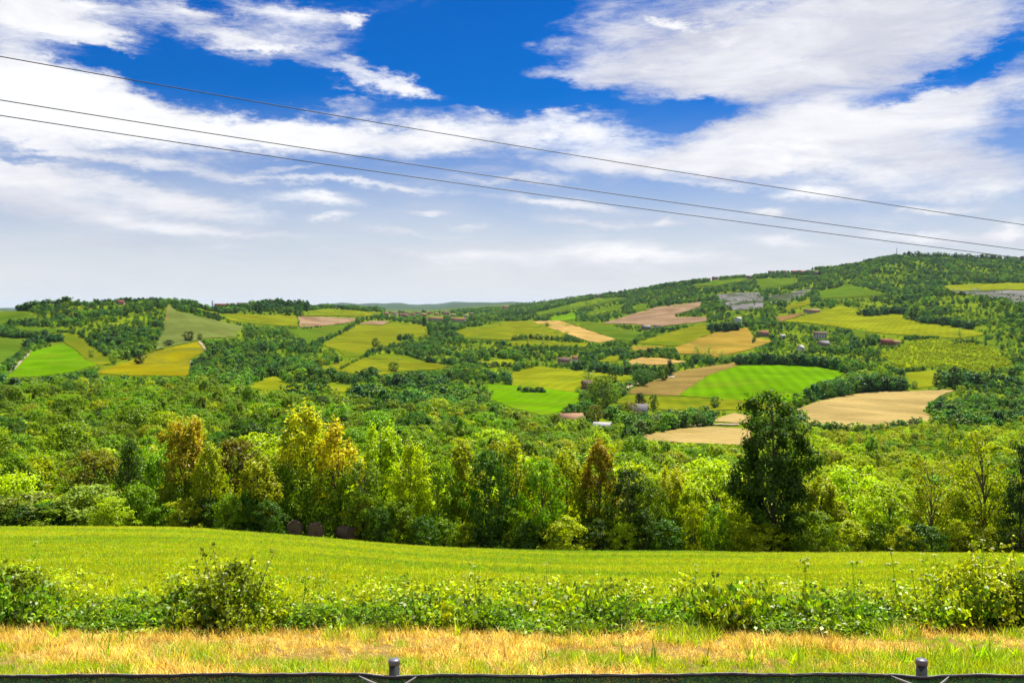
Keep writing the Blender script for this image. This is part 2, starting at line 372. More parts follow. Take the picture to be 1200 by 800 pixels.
def ground_mat():
    m, T, b = principled("hill_ground", 1.0, 0.0)
    pos = T.n.new('ShaderNodeNewGeometry').outputs['Position']
    c = T.mix(T.ramp(T.noise(pos, 0.011, 6, 0.62, 0.5), 0.35, 0.65), (0.065, 0.11, 0.005), (0.125, 0.17, 0.005))
    c = T.mix(T.ramp(T.noise(pos, 0.05, 6, 0.7), 0.45, 0.72), c, (0.035, 0.06, 0.012))
    c = T.mix(T.ramp(T.sep(pos)[1], 4000, 9000, 0, .85), c, (0.040, 0.065, 0.050))         # far woods, their colour lightened and blued in place of haze
    T.put(b.inputs['Base Color'], c)
    bn = T.n.new('ShaderNodeBump'); bn.inputs['Strength'].default_value = 0.7; bn.inputs['Distance'].default_value = 1.2
    T.put(bn.inputs['Height'], T.noise(pos, 0.25, 5, 0.7)); T.l.new(bn.outputs[0], b.inputs['Normal'])
    return m

def meadow_mat():
    m, T, b = principled("meadow_grass", 1.0, 0.0)
    pos = T.n.new('ShaderNodeNewGeometry').outputs['Position']
    c = T.mix(T.ramp(T.noise(T.mapping(pos, rot=(0, 0, 0.06), scale=(0.12, 0.5, 0.3)), 1.0, 6, 0.65), 0.3, 0.7), (0.135, 0.175, 0.003), (0.22, 0.24, 0.004))
    c = T.mix(T.ramp(T.noise(pos, 0.16, 5, 0.65), 0.5, 0.75, 0, 0.7), c, (0.26, 0.235, 0.004))
    c = T.mix(T.noise(pos, 9.0, 4, 0.8), c, T.mix(1.0, c, (0.6, 0.72, 0.6), 'MULTIPLY'))
    T.put(b.inputs['Base Color'], c)
    bn = T.n.new('ShaderNodeBump'); bn.inputs['Strength'].default_value = 0.8; bn.inputs['Distance'].default_value = 0.08
    T.put(bn.inputs['Height'], T.noise(pos, 14, 4, 0.8)); T.l.new(bn.outputs[0], b.inputs['Normal'])
    return m

_a, _b = int(np.searchsorted(YG, 12.3)), int(np.searchsorted(YG, 67))
VERGE = field_mat("dry_verge", (0.36, 0.24, 0.08), fine=0.3, patch=((0.12, 0.14, 0.02), 0.58))
tag(obj("verge", grid_mesh("verge", slice(0, _a + 1), VERGE)), kind='structure')
tag(obj("meadow", grid_mesh("meadow", slice(_a, _b + 1), meadow_mat())), kind='structure')
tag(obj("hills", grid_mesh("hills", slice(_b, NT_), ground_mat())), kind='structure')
_vb = MB(); _vb.add([(-14, -14, -1.65), (14, -14, -1.65), (14, 0, -1.65), (-14, 0, -1.65), (14, 3.0, -2.24), (-14, 3.0, -2.24)], [(0, 1, 2, 3), (3, 2, 4, 5)])
tag(obj("path", _vb.mesh("path", VERGE)), kind='structure')

# ------------------------------------------------------------------ fields on the hills
C_ = {'bg': (0.125, 0.28, 0.001), 'ol': (0.19, 0.21, 0.008), 'go': (0.34, 0.23, 0.035), 'st': (0.46, 0.31, 0.09), 'ta': (0.42, 0.31, 0.11),
      'br': (0.27, 0.165, 0.055), 'pb': (0.32, 0.215, 0.125), 'mg': (0.095, 0.17, 0.010), 'sg': (0.15, 0.19, 0.040), 'le': (0.23, 0.26, 0.008),
      'gr': (0.22, 0.21, 0.205), 'rd': (0.5, 0.45, 0.36), 'vy': (0.24, 0.30, 0.004)}
FIELDS = [  # name, colour, stripes (angle, spacing, strength), outline in photograph pixels
    ("grass_field", 'bg', (20, 9, .10), [(0, 443), (15, 435), (37, 412), (75, 403), (88, 410), (100, 422), (115, 427), (85, 436), (40, 442)]),
    ("crop_field", 'ol', (70, 7, .08), [(73, 393), (90, 392), (122, 418), (145, 421), (117, 430), (101, 422), (89, 410), (76, 402)]),
    ("grass_field", 'mg', None, [(-60, 397), (0, 395), (37, 397), (27, 408), (5, 424), (0, 427), (-60, 430)]),
    ("grass_field", 'mg', None, [(-60, 365), (0, 363), (22, 361), (40, 367), (38, 374), (8, 378), (0, 381), (-60, 383)]),
    ("grass_field", 'mg', None, [(15, 383), (50, 384), (85, 388), (60, 391), (25, 387)]),
    ("grass_field", 'sg', (60, 8, .07), [(197, 357), (207, 365), (250, 375), (287, 383), (278, 390), (275, 395), (240, 397), (225, 401), (183, 410), (184, 402), (192, 387), (191, 380), (194, 372)]),
    ("bare_field", 'br', None, [(196, 360), (202, 363), (205, 370), (198, 376), (193, 376)]),
    ("crop_field", 'go2', (80, 7, .10), [(181, 412), (235, 400), (242, 410), (222, 422), (225, 441), (140, 440), (108, 437), (155, 422)]),
    ("crop_field", 'ol', (10, 8, .06), [(225, 361), (262, 368), (347, 370), (349, 383), (310, 381), (270, 376), (262, 372)]),
    ("ploughed_field", 'pb', (5, 5, .07), [(349, 371), (416, 373), (415, 377), (382, 382), (352, 384)]),
    ("grass_field", 'mg', (30, 9, .05), [(335, 387), (352, 386), (384, 384), (410, 380), (400, 388), (387, 395), (365, 405), (355, 397)]),
    ("grass_field", 'ol', None, [(355, 365), (385, 362), (450, 367), (428, 371), (358, 370)]),
    ("vineyard_field", 'ol', (75, 6, .12), [(377, 405), (417, 381), (450, 382), (462, 377), (500, 382), (503, 393), (472, 398), (465, 405), (440, 412), (422, 418), (405, 419), (395, 410)]),
    ("bare_field", 'pb', None, [(418, 380), (437, 376), (458, 377), (449, 381)]),
    ("crop_field", 'ol', (20, 9, .08), [(372, 432), (427, 418), (450, 415), (475, 417), (500, 425), (532, 429), (517, 433), (475, 435), (440, 440), (410, 440), (400, 435), (380, 439)]),
    ("grass_field", 'le', None, [(285, 453), (322, 440), (335, 450), (375, 452), (425, 453), (405, 461), (375, 455), (310, 458)]),
    ("crop_field", 'ol', (85, 8, .09), [(533, 388), (570, 381), (600, 377), (622, 376), (660, 390), (662, 398), (600, 399), (550, 397)]),
    ("stubble_field", 'st', (35, 6, .05), [(623, 377), (655, 376), (722, 398), (702, 402), (690, 400)]),
    ("grass_field", 'mg', (35, 8, .06), [(657, 376), (700, 378), (752, 390), (740, 400), (722, 398)]),
    ("grass_field", 'ol', None, [(600, 400), (690, 402), (685, 407), (600, 406)]),
    ("grass_field", 'bg', None, [(645, 372), (673, 367), (675, 375), (647, 377)]),
    ("ploughed_field", 'pb', (40, 9, .12), [(707, 379), (770, 360), (822, 354), (820, 360), (790, 369), (793, 372), (828, 372), (828, 377), (797, 380), (775, 383), (740, 380)]),
    ("crop_field", 'ol', (60, 8, .10), [(745, 402), (790, 388), (822, 380), (835, 383), (842, 388), (795, 406), (762, 404)]),
    ("stubble_field", 'go', (70, 8, .08), [(792, 407), (838, 390), (875, 384), (883, 395), (905, 400), (878, 410), (840, 419), (825, 415), (795, 415)]),
    ("stubble_field", 'go', None, [(740, 406), (778, 406), (772, 411), (742, 411)]),
    ("stubble_field", 'st', None, [(737, 423), (750, 419), (775, 420), (805, 424), (775, 428), (740, 428)]),
    ("crop_field", 'le', (15, 10, .07), [(600, 437), (630, 430), (672, 434), (740, 440), (745, 445), (705, 448), (675, 455), (672, 461), (645, 456), (600, 452)]),
    ("grass_field", 'bg', (12, 9, .05), [(570, 450), (600, 452), (645, 456), (678, 461), (680, 470), (667, 477), (650, 485), (635, 487), (600, 478), (575, 468)]),
    ("bare_field", 'br2', (40, 7, .10), [(735, 459), (795, 435), (862, 425), (865, 429), (830, 440), (795, 464), (740, 462)]),
    ("grass_field", 'bg', (8, 12, .10), [(795, 464), (830, 440), (865, 429), (900, 428), (957, 430), (993, 437), (980, 442), (968, 452), (948, 465), (935, 473), (900, 470), (850, 468)]),
    ("crop_field", 'ol', (5, 10, .06), [(722, 472), (740, 463), (795, 465), (870, 469), (935, 474), (920, 480), (880, 480), (830, 481), (770, 480)]),
    ("stubble_field", 'ta', (-25, 7, .17), [(933, 480), (960, 470), (1013, 460), (1120, 457), (1100, 465), (1087, 475), (1083, 483), (1100, 493), (1033, 502), (1007, 505), (960, 502), (938, 493)]),
    ("stubble_field", 'ta', (-10, 6, .05), [(755, 510), (800, 502), (833, 500), (880, 503), (880, 522), (800, 519), (750, 516)]),
    ("stubble_field", 'ta', None, [(832, 493), (860, 484), (880, 488), (880, 496), (863, 496)]),
    ("crop_field", 'le', None, [(1062, 437), (1090, 435), (1105, 439), (1100, 452), (1075, 455), (1065, 450)]),
    ("crop_field", 'le', (25, 9, .06), [(917, 377), (945, 370), (960, 366), (983, 359), (1005, 362), (1012, 370), (1055, 368), (1080, 377), (1115, 382), (1140, 388), (1155, 392), (1125, 397), (1090, 395), (1050, 392), (1025, 390), (985, 384), (950, 379)]),
    ("bare_field", 'br', None, [(908, 372), (938, 367), (942, 369), (915, 377)]),
    ("vineyard_field", 'vy', (62, 5, .22), [(1032, 415), (1075, 400), (1095, 397), (1120, 402), (1162, 407), (1187, 427), (1150, 435), (1112, 427), (1075, 432), (1050, 430)]),
    ("grass_field", 'mg', None, [(960, 342), (995, 334), (1040, 345), (1005, 349), (962, 350)]),
    ("grass_field", 'ol', None, [(920, 360), (950, 350), (948, 357), (922, 364)]),
    ("grass_field", 'mg', None, [(885, 327), (935, 326), (930, 333), (892, 338)]),
    ("grass_field", 'mg', None, [(810, 332), (870, 326), (880, 328), (840, 335), (815, 336)]),
    ("grass_field", 'le', None, [(1105, 335), (1187, 332), (1260, 333), (1190, 340), (1115, 341)]),
    ("scree_slope", 'gr', (85, 9, .25), [(1115, 337), (1167, 340), (1195, 341), (1260, 345), (1195, 357), (1145, 347), (1117, 343)]),
    ("scree_slope", 'gr', (80, 14, .35), [(836, 346), (862, 343), (890, 343.5), (897, 352), (894, 361), (878, 363.5), (860, 364), (844, 357)]),
    ("scree_slope", 'gr', (80, 14, .35), [(900, 346), (915, 346), (953, 337), (950, 345), (925, 353), (902, 357)]),
    ("grass_field", 'mg', None, [(627, 367), (675, 355), (702, 350), (735, 349), (700, 357), (632, 370)]),
    ("grass_field", 'mg', None, [(687, 367), (732, 356), (725, 363), (690, 371)]),
    ("grass_field", 'mg', None, [(745, 357), (756, 356), (758, 363), (745, 365)]),
    ("grass_field", 'mg', None, [(1000, 385), (1016, 386), (1012, 397), (1000, 393)]),
    ("grass_field", 'ol', None, [(700, 424), (715, 417), (728, 418), (722, 424)]),
    ("grass_field", 'le', None, [(560, 424), (600, 421), (603, 427), (575, 431)]),
]
C_['go2'] = (0.27, 0.24, 0.003); C_['br2'] = (0.26, 0.185, 0.05)
PATCH = {'go2': ((0.16, 0.19, 0.02), 0.5), 'ta': ((0.33, 0.24, 0.06), 0.55), 'go': ((0.25, 0.2, 0.03), 0.5), 'ol': ((0.12, 0.19, 0.008), 0.5), 'bg': ((0.17, 0.27, 0.008), 0.5),
         'gr': ((0.05, 0.08, 0.015), 0.44), 'pb': ((0.24, 0.15, 0.08), 0.5), 'sg': ((0.2, 0.17, 0.05), 0.58), 'le': ((0.15, 0.23, 0.008), 0.55), 'mg': ((0.13, 0.17, 0.012), 0.5)}
MX, MY, MW, MH, MS = -200, 280, 1600, 360, 2              # mask of open land, two cells per photograph pixel
MASK = np.zeros((MH * MS, MW * MS), bool)
_gu, _gv = np.meshgrid((np.arange(MW * MS) + 0.5) / MS + MX, (np.arange(MH * MS) + 0.5) / MS + MY)

def inside(P, u, v):
    P = np.asarray(P, float); r = np.zeros(np.shape(u), bool); j = len(P) - 1
    for i in range(len(P)):
        (xi, yi), (xj, yj) = P[i], P[j]
        if yi != yj:
            r ^= ((yi > v) != (yj > v)) & (u < (xj - xi) * (v - yi) / (yj - yi) + xi)
        j = i
    return r

def mask_poly(P):
    P = np.asarray(P, float); x0, y0 = np.floor(P.min(0)).astype(int) - 1; x1, y1 = np.ceil(P.max(0)).astype(int) + 1
    a, b = max(0, (y0 - MY) * MS), min(MH * MS, (y1 - MY) * MS); c, d = max(0, (x0 - MX) * MS), min(MW * MS, (x1 - MX) * MS)
    if a < b and c < d: MASK[a:b, c:d] |= inside(P, _gu[a:b, c:d], _gv[a:b, c:d])

def masked(u, v):
    i = np.clip(((np.asarray(v) - MY) * MS).astype(int), 0, MH * MS - 1); j = np.clip(((np.asarray(u) - MX) * MS).astype(int), 0, MW * MS - 1)
    return MASK[i, j]

_mats = {}
_fr = np.random.default_rng(12)
def drape(name, P, mat, lift=1.0):
    P = np.asarray(P, float); B = []
    for i in range(len(P)):                                   # finer outline with a slightly hand-drawn edge
        a, b = P[i], P[(i + 1) % len(P)]; n = max(1, int(np.linalg.norm(b - a) / 3.0))
        for k in range(n):
            q = a + (b - a) * k / n
            if k: q = q + _fr.normal(0, 1, 2) * (0.6, 0.2)
            B.append(q)
    B = np.array(B); n = len(B)
    lo, hi = B.min(0), B.max(0); gu, gv = np.meshgrid(np.arange(lo[0] + 3, hi[0], 7.0), np.arange(lo[1] + 0.9, hi[1], 1.6))
    g = np.stack([gu.ravel(), gv.ravel()], -1); g = g[inside(B, g[:, 0], g[:, 1])]
    pts = [Vector(p) for p in np.concatenate([B, g])]
    vs, _, fs, *_r = geometry.delaunay_2d_cdt(pts, [], [list(range(n))], 1, 1e-4)
    uv = np.array([tuple(v) for v in vs]); ys = np.array([y_of(u, v) for u, v in uv])
    X = pt(uv[:, 0], ys, 0.0); X[:, 2] += 0.05 + 0.0005 * ys * lift
    tri = np.array([f for f in fs if len(f) == 3]); yy = ys[tri]
    tri = tri[yy.max(1) / yy.min(1) < 1.35]
    me = mesh_np(name, X, tri, mat, True)
    return tag(obj(name, me), kind='structure')

for nm, ck, st, P in FIELDS:
    key = (ck, st)
    if key not in _mats:
        _mats[key] = field_mat(nm + "_soil", C_[ck], st, PATCH.get(ck))
    drape(nm, P, _mats[key])
    if ck != 'gr': mask_poly(P)
ROADM = plain_mat("pale_gravel", (0.24, 0.19, 0.105), 0.9, 0.2, 0.2)
for P in ([(0, 441), (14, 433), (36, 411), (38, 412), (17, 434.5), (0, 444)], [(800, 499.5), (830, 497), (866, 497.5), (866, 499), (830, 498.5), (802, 501)],
          [(722, 460), (738, 452), (752, 447), (764, 439), (766, 441), (754, 449), (740, 454.5), (724, 462)], [(783, 440), (791, 441), (790, 444), (782, 443)],
          [(222, 423), (225, 426), (226.5, 441), (224.5, 441.5), (222.5, 430)], [(232, 401), (236, 401), (243, 411), (241, 412)]):
    drape("track", P, ROADM, 2.2)

# ------------------------------------------------------------------ foliage meshes
def leaf_quads(C, L, rng, up=0.5, wid=0.6, fold=0.12, axis=None, out=None):
    N = len(C)
    n = rng.normal(size=(N, 3)); n /= np.linalg.norm(n, axis=1)[:, None]; n[:, 2] += up
    if out is not None: n += out
    n = n; n /= np.linalg.norm(n, axis=1)[:, None]
    a = rng.normal(size=(N, 3)) if axis is None else axis + rng.normal(size=(N, 3)) * 0.35
    a -= (a * n).sum(1)[:, None] * n; a /= np.linalg.norm(a, axis=1)[:, None] + 1e-9
    b = np.cross(n, a); L = np.broadcast_to(np.asarray(L), (N,))[:, None]
    V = np.empty((N, 4, 3)); V[:, 0] = C - a * L * 0.5; V[:, 2] = C + a * L * 0.5 - n * L * fold
    V[:, 1] = C + b * L * wid * 0.5 + n * L * fold; V[:, 3] = C - b * L * wid * 0.5 + n * L * fold
    return V.reshape(-1, 3), np.arange(N * 4).reshape(N, 4)

def profile(style, h):
    if style == 'broad': return np.sqrt(np.clip(1 - ((h - 0.56) / 0.46) ** 2, 0, 1)) * 0.40
    if style == 'shoot': return np.clip(np.minimum((h - 0.03) * 3.0, 1), 0, 1) * np.clip(1 - h, 0, 1) ** 0.38 * 0.36
    if style == 'airy': return np.sqrt(np.clip(1 - ((h - 0.62) / 0.40) ** 2, 0, 1)) * 0.30
    if style == 'conifer': return np.clip(1.02 - h, 0, 1) ** 0.8 * 0.33 * np.clip((h - 0.02) * 10, 0, 1)
    if style == 'shrub': return np.sqrt(np.clip(1 - ((h - 0.35) / 0.65) ** 2, 0, 1)) * 0.62
    if style == 'tall': return np.clip(np.minimum((h - 0.04) * 4, 1), 0, 1) * np.sqrt(np.clip(1 - ((h - 0.45) / 0.56) ** 2, 0, 1)) * 0.27
    if style == 'column': return np.clip(np.minimum((h - 0.02) * 6, 1), 0, 1) * np.clip(1 - h, 0, 1) ** 0.4 * 0.13
    return 0.4 + 0 * h

def crown_pts(style, rng, ntips, per, sig):
    """cluster centres filling an uneven envelope of height one, and the leaves round them"""
    ph = rng.uniform(0, 6.28, 8); am = rng.uniform(0.5, 1.0, 8)
    tips = []; 
    while len(tips) < ntips:
        h = rng.uniform(0.02, 1.0); th = rng.uniform(0, 6.283)
        R = float(profile(style, np.array(h)))
        if R < 0.004: continue
        if rng.random() > (R / 0.36) ** 0.6 + 0.15: continue
        lump = 1 + 0.20 * (am[0] * math.sin(2 * th + ph[0] + 5 * h) + am[1] * math.sin(3 * th + ph[1] - 9 * h) + am[2] * math.sin(14 * h + ph[2] + th))
        r = R * lump * rng.uniform(0.25, 1.0) ** 0.55
        tips.append((r * math.cos(th), r * math.sin(th), h - 0.03, h, th))
    tips = np.array(tips)
    n = rng.poisson(per * rng.uniform(0.5, 1.6, len(tips))) + 2
    rep = np.repeat(np.arange(len(tips)), n)
    s = np.array(sig) if np.ndim(sig) else np.array([sig, sig, sig])
    C = tips[rep, :3] + rng.normal(size=(len(rep), 3)) * s * rng.uniform(0.6, 1.25, len(tips))[rep][:, None]
    cen = tips[rep, :3]; o1 = C - cen; o1 /= np.linalg.norm(o1, axis=1)[:, None] + 1e-9; o2 = C - (0, 0, .42); o2 /= np.linalg.norm(o2, axis=1)[:, None] + 1e-9
    return tips, C, 0.75 * o1 + 0.75 * o2

def make_crown(style, seed, ntips, per, leaf, sig, mat=None, up=0.5, wid=0.62, name="crown"):
    rng = np.random.default_rng(seed)
    tips, C, out = crown_pts(style, rng, ntips, per, sig)
    k = C[:, 2] > 0.005; C, out = C[k], out[k]
    V, Q = leaf_quads(C, leaf * rng.uniform(0.6, 1.4, len(C)), rng, up, wid, out=out)
    return mesh_np(name, V, Q, mat or LEAF), tips

def make_trunk(style, seed, tips, thick=0.017):
    rng = np.random.default_rng(seed + 77); mb = MB()
    top = 0.92 if style != 'shrub' else 0.5
    k = 7; hh = np.linspace(-0.03, top, k); bend = np.cumsum(rng.normal(0, 0.008, (k, 2)), 0); bend -= bend[0]
    stem = np.column_stack([bend, hh]); mb.tube(stem, thick * (1 - 0.85 * np.linspace(0, 1, k) ** 0.8), 7)
    pick = tips[rng.permutation(len(tips))[:min(len(tips), 26)]]
    for t in pick:
        e = t[:3]; h0 = max(0.05, e[2] - rng.uniform(0.08, 0.25) - 0.4 * math.hypot(e[0], e[1]))
        if style in ('shrub',): h0 = 0.02
        b = np.array([np.interp(h0, hh, stem[:, 0]), np.interp(h0, hh, stem[:, 1]), h0])
        mid = b * 0.45 + e * 0.55 + np.array([0, 0, 0.03]) + rng.normal(0, 0.012, 3)
        mb.tube([b, mid, e], [thick * 0.42, thick * 0.26, thick * 0.08], 4, cap=False)
    return mb.mesh("trunk", BARK, True)

STY = {'broad': (120, 56, .031, (.036, .036, .024), .6), 'shoot': (135, 50, .030, (.024, .024, .042), .45), 'airy': (70, 36, .024, (.034, .034, .026), .5), 'conifer': (130, 50, .022, (.045, .045, .022), .3),
       'shrub': (95, 50, .055, (.060, .060, .036), .6), 'tall': (260, 76, .020, (.026, .026, .021), .5), 'column': (90, 34, .022, (.022, .022, .04), .3)}
PROTO = {}
for st, (nt, per, lf, sg, up) in STY.items():
    for k in range(3 if st in ('broad', 'shoot', 'shrub') else 2 if st != 'column' else 1):
        cm, tips = make_crown(st, 100 + 13 * k + sum(map(ord, st)), nt, per, lf, sg, up=up)
        PROTO.setdefault(st, []).append((make_trunk(st, k, tips), cm))

COLR = {'yg': (0.205, 0.235, 0.001), 'g': (0.100, 0.155, 0.002), 'dg': (0.036, 0.078, 0.004), 'or': (0.225, 0.155, 0.003), 'ye': (0.215, 0.190, 0.002), 'ol': (0.115, 0.110, 0.004), 'rs': (0.20, 0.150, 0.003), 'bt': (0.036, 0.072, 0.004),
        'lg': (0.235, 0.275, 0.001), 'bl': (0.034, 0.078, 0.014), 'pg': (0.15, 0.20, 0.025), 'vd': (0.014, 0.030, 0.006)}
_tr = random.Random(5)
def place_tree(name, label, cat, group, loc, H, W, style, col, k=None):
    """one tree or shrub with its own trunk and crown"""
    tr, cr = PROTO[style][(_tr.randrange(9) if k is None else k) % len(PROTO[style])]
    root = empty(name, loc, _tr.uniform(0, 6.28), (W, W, H))
    tag(root, label, cat, group)
    t = obj("trunk", tr, root); c = obj("crown", cr, root)
    j = 1 + _tr.uniform(-.12, .12)
    c.color = (*[a * j for a in COLR[col]], 1)
    if col in ('or', 'ye', 'rs'): c.material_slots[0].link = 'OBJECT'; c.material_slots[0].material = TINGED
    return root

MAXR = {'broad': .42, 'shoot': .36, 'airy': .32, 'conifer': .33, 'shrub': .62, 'tall': .28, 'column': .13}
def tree_px(u, vtop, wpx, y, style, col, label, cat='tree', group=None, name=None, k=None, vbase=None):
    """tree standing at column u and distance y, as tall and wide as it looks in the photograph"""
    vb = float(V_at(u, y)) if vbase is None else vbase
    H = max(0.6, (vb - vtop) * y / F) * 1.03; W = wpx * y / F / (2 * MAXR[style])
    loc = pt(u, y, -0.05)
    name = name or {'shrub': 'shrub', 'conifer': 'conifer_tree', 'column': 'poplar_tree'}.get(style, 'tree')
    return place_tree(name, label, cat, group, tuple(loc), H, W, style, col, k)

# ------------------------------------------------------------------ the row of trees along the foot of the meadow
ROW = [  # column, top row, width, distance, style, colour, label
    (18, 556, 62, 74, 'shrub', 'lg', "pale green rounded shrub at the left end of the meadow hedge line"),
    (36, 577, 66, 69, 'shrub', 'pg', "hawthorn shrub with pale blossom, nearest the left edge of the meadow"),
    (104, 568, 58, 69, 'shrub', 'pg', "pale-dusted rounded hawthorn shrub in front of the dull olive tree"),
    (70, 590, 70, 68, 'shrub', 'g', "low green shrub between the two pale hawthorn shrubs"),
    (112, 527, 62, 80, 'broad', 'ol', "dull brownish-olive domed tree behind the pale hawthorn shrub"),
    (152, 512, 58, 74, 'conifer', 'dg', "dark green dense tree between the olive domed tree and the first orange tree"),
    (186, 528, 44, 78, 'shoot', 'g', "slim mid-green tree beside the first orange-topped tree"),
    (217, 491, 68, 73, 'shoot', 'or', "first orange-topped tree from the left end of the tree row"),
    (246, 524, 46, 70, 'shoot', 'yg', "yellow-green feathery tree just right of the first orange-topped tree"),
    (274, 514, 60, 75, 'broad', 'ol', "olive-brown tinged tree with a lumpy crown left of the hay bales"),
    (302, 536, 56, 69, 'shoot', 'lg', "bright light green feathery tree just left of the hay bales"),
    (328, 548, 44, 72, 'broad', 'g', "small mid-green tree above the leftmost hay bale"),
    (356, 482, 74, 73, 'shoot', 'ye', "tall golden-topped tree standing over the hay bales"),
    (396, 500, 66, 71, 'shoot', 'or', "rust-orange leaved tree right beside the golden-topped tree"),
    (425, 540, 50, 69, 'broad', 'g', "mid-green leafy tree right of the rust-orange tree"),
    (446, 500, 60, 74, 'shoot', 'yg', "tall yellow-green tree with upright shoots right of the rust-orange tree"),
    (482, 524, 52, 70, 'shoot', 'lg', "bright yellow-green bushy tree with a ragged top, second right of the rust-orange tree"),
    (513, 533, 48, 72, 'broad', 'g', "green round tree in the middle of the tree row with a tangled base"),
    (543, 524, 54, 74, 'shoot', 'yg', "feathery lime tree left of the darker pair in mid row"),
    (574, 528, 50, 70, 'broad', 'dg', "dark green dense tree near the centre of the tree row"),
    (604, 520, 56, 73, 'shoot', 'yg', "yellow-green tree with a pointed top right of the dark central tree"),
    (634, 535, 46, 69, 'broad', 'g', "mid-green broad tree third right of the dark central tree"),
    (664, 528, 52, 73, 'shoot', 'yg', "lime-topped tree left of the orange-tinged central tree"),
    (702, 522, 56, 72, 'shoot', 'rs', "orange-tinged tree right of centre between two green ones"),
    (734, 548, 46, 69, 'broad', 'dg', "dark green shaded tree right beside the orange-tinged central tree"),
    (760, 560, 44, 71, 'broad', 'g', "squat green tree to the left of the pale orange small tree"),
    (786, 548, 44, 74, 'shoot', 'ye', "small tree with a pale orange top left of the big dark tree"),
    (815, 566, 50, 72, 'shoot', 'yg', "short yellow-green tree just left of the big dark tree"),
    (905, 461, 88, 70, 'tall', 'bt', "tallest dark green tree standing alone above the wood right of centre"),
    (962, 560, 60, 74, 'shoot', 'yg', "yellow-green sapling tree just right of the tallest dark tree"),
    (1000, 545, 70, 78, 'broad', 'lg', "broad bright yellow-green tree between the tallest dark tree and the bare-trunk tree"),
    (1042, 566, 66, 71, 'broad', 'yg', "bushy lime-green tree left of the thin bare-trunk tree"),
    (1092, 540, 44, 69, 'airy', 'yg', "thin tree with a bare visible trunk in the right part of the tree row"),
    (1118, 575, 50, 72, 'shoot', 'lg', "low light green tree right of the thin bare-trunk tree"),
    (1150, 506, 62, 72, 'airy', 'lg', "airy pale yellow-green tree with several thin stems near the right edge"),
    (1196, 520, 56, 66, 'conifer', 'vd', "near-black dense conifer cut by the right edge of the photo"),
    (1172, 556, 36, 74, 'broad', 'g', "small green tree left of the near-black conifer"),
    (1238, 530, 60, 70, 'broad', 'g', "green tree beyond the near-black conifer at the right end"),
    (-34, 560, 70, 72, 'broad', 'yg', "yellow-green tree at the far left end of the meadow"),
]
for (u, vt, w, y, st, c, lb) in ROW:
    tree_px(u, vt, w * (1.08 if st in ('tall', 'conifer') else 1.3), y, st, c, lb, group="trees along the foot of the meadow" if st != 'shrub' else "shrubs along the foot of the meadow", cat='shrub' if st == 'shrub' else 'tree')
_rr = random.Random(21)
u = -30
LOWS = []
while u < 1235:
    w = _rr.uniform(34, 60); y = _rr.uniform(66.5, 70)
    if not 335 < u < 415:
        LOWS.append((u, float(V_at(u, y)) - _rr.uniform(26, 52) * (1.15 if u > 780 else 1), w, y, 'shrub', _rr.choice(['g', 'g', 'dg', 'yg', 'lg'] if u > 780 else ['g', 'dg', 'dg', 'yg'])))
    u += w * 0.62
_cw = {'g': 'mid-green', 'dg': 'dark green', 'yg': 'yellow-green', 'lg': 'bright lime'}
_anchors = sorted((a[0], a[6]) for a in ROW)
def anchor(u):
    return min(_anchors, key=lambda a: abs(a[0] - u))[1]
for (u, vt, w, y, st, c) in LOWS:
    tree_px(u, vt, w, y, st, c, _cw[c] + " low shrub under the " + " ".join(anchor(u).split()[:7]), 'shrub', "low shrubs at the foot of the tree row")

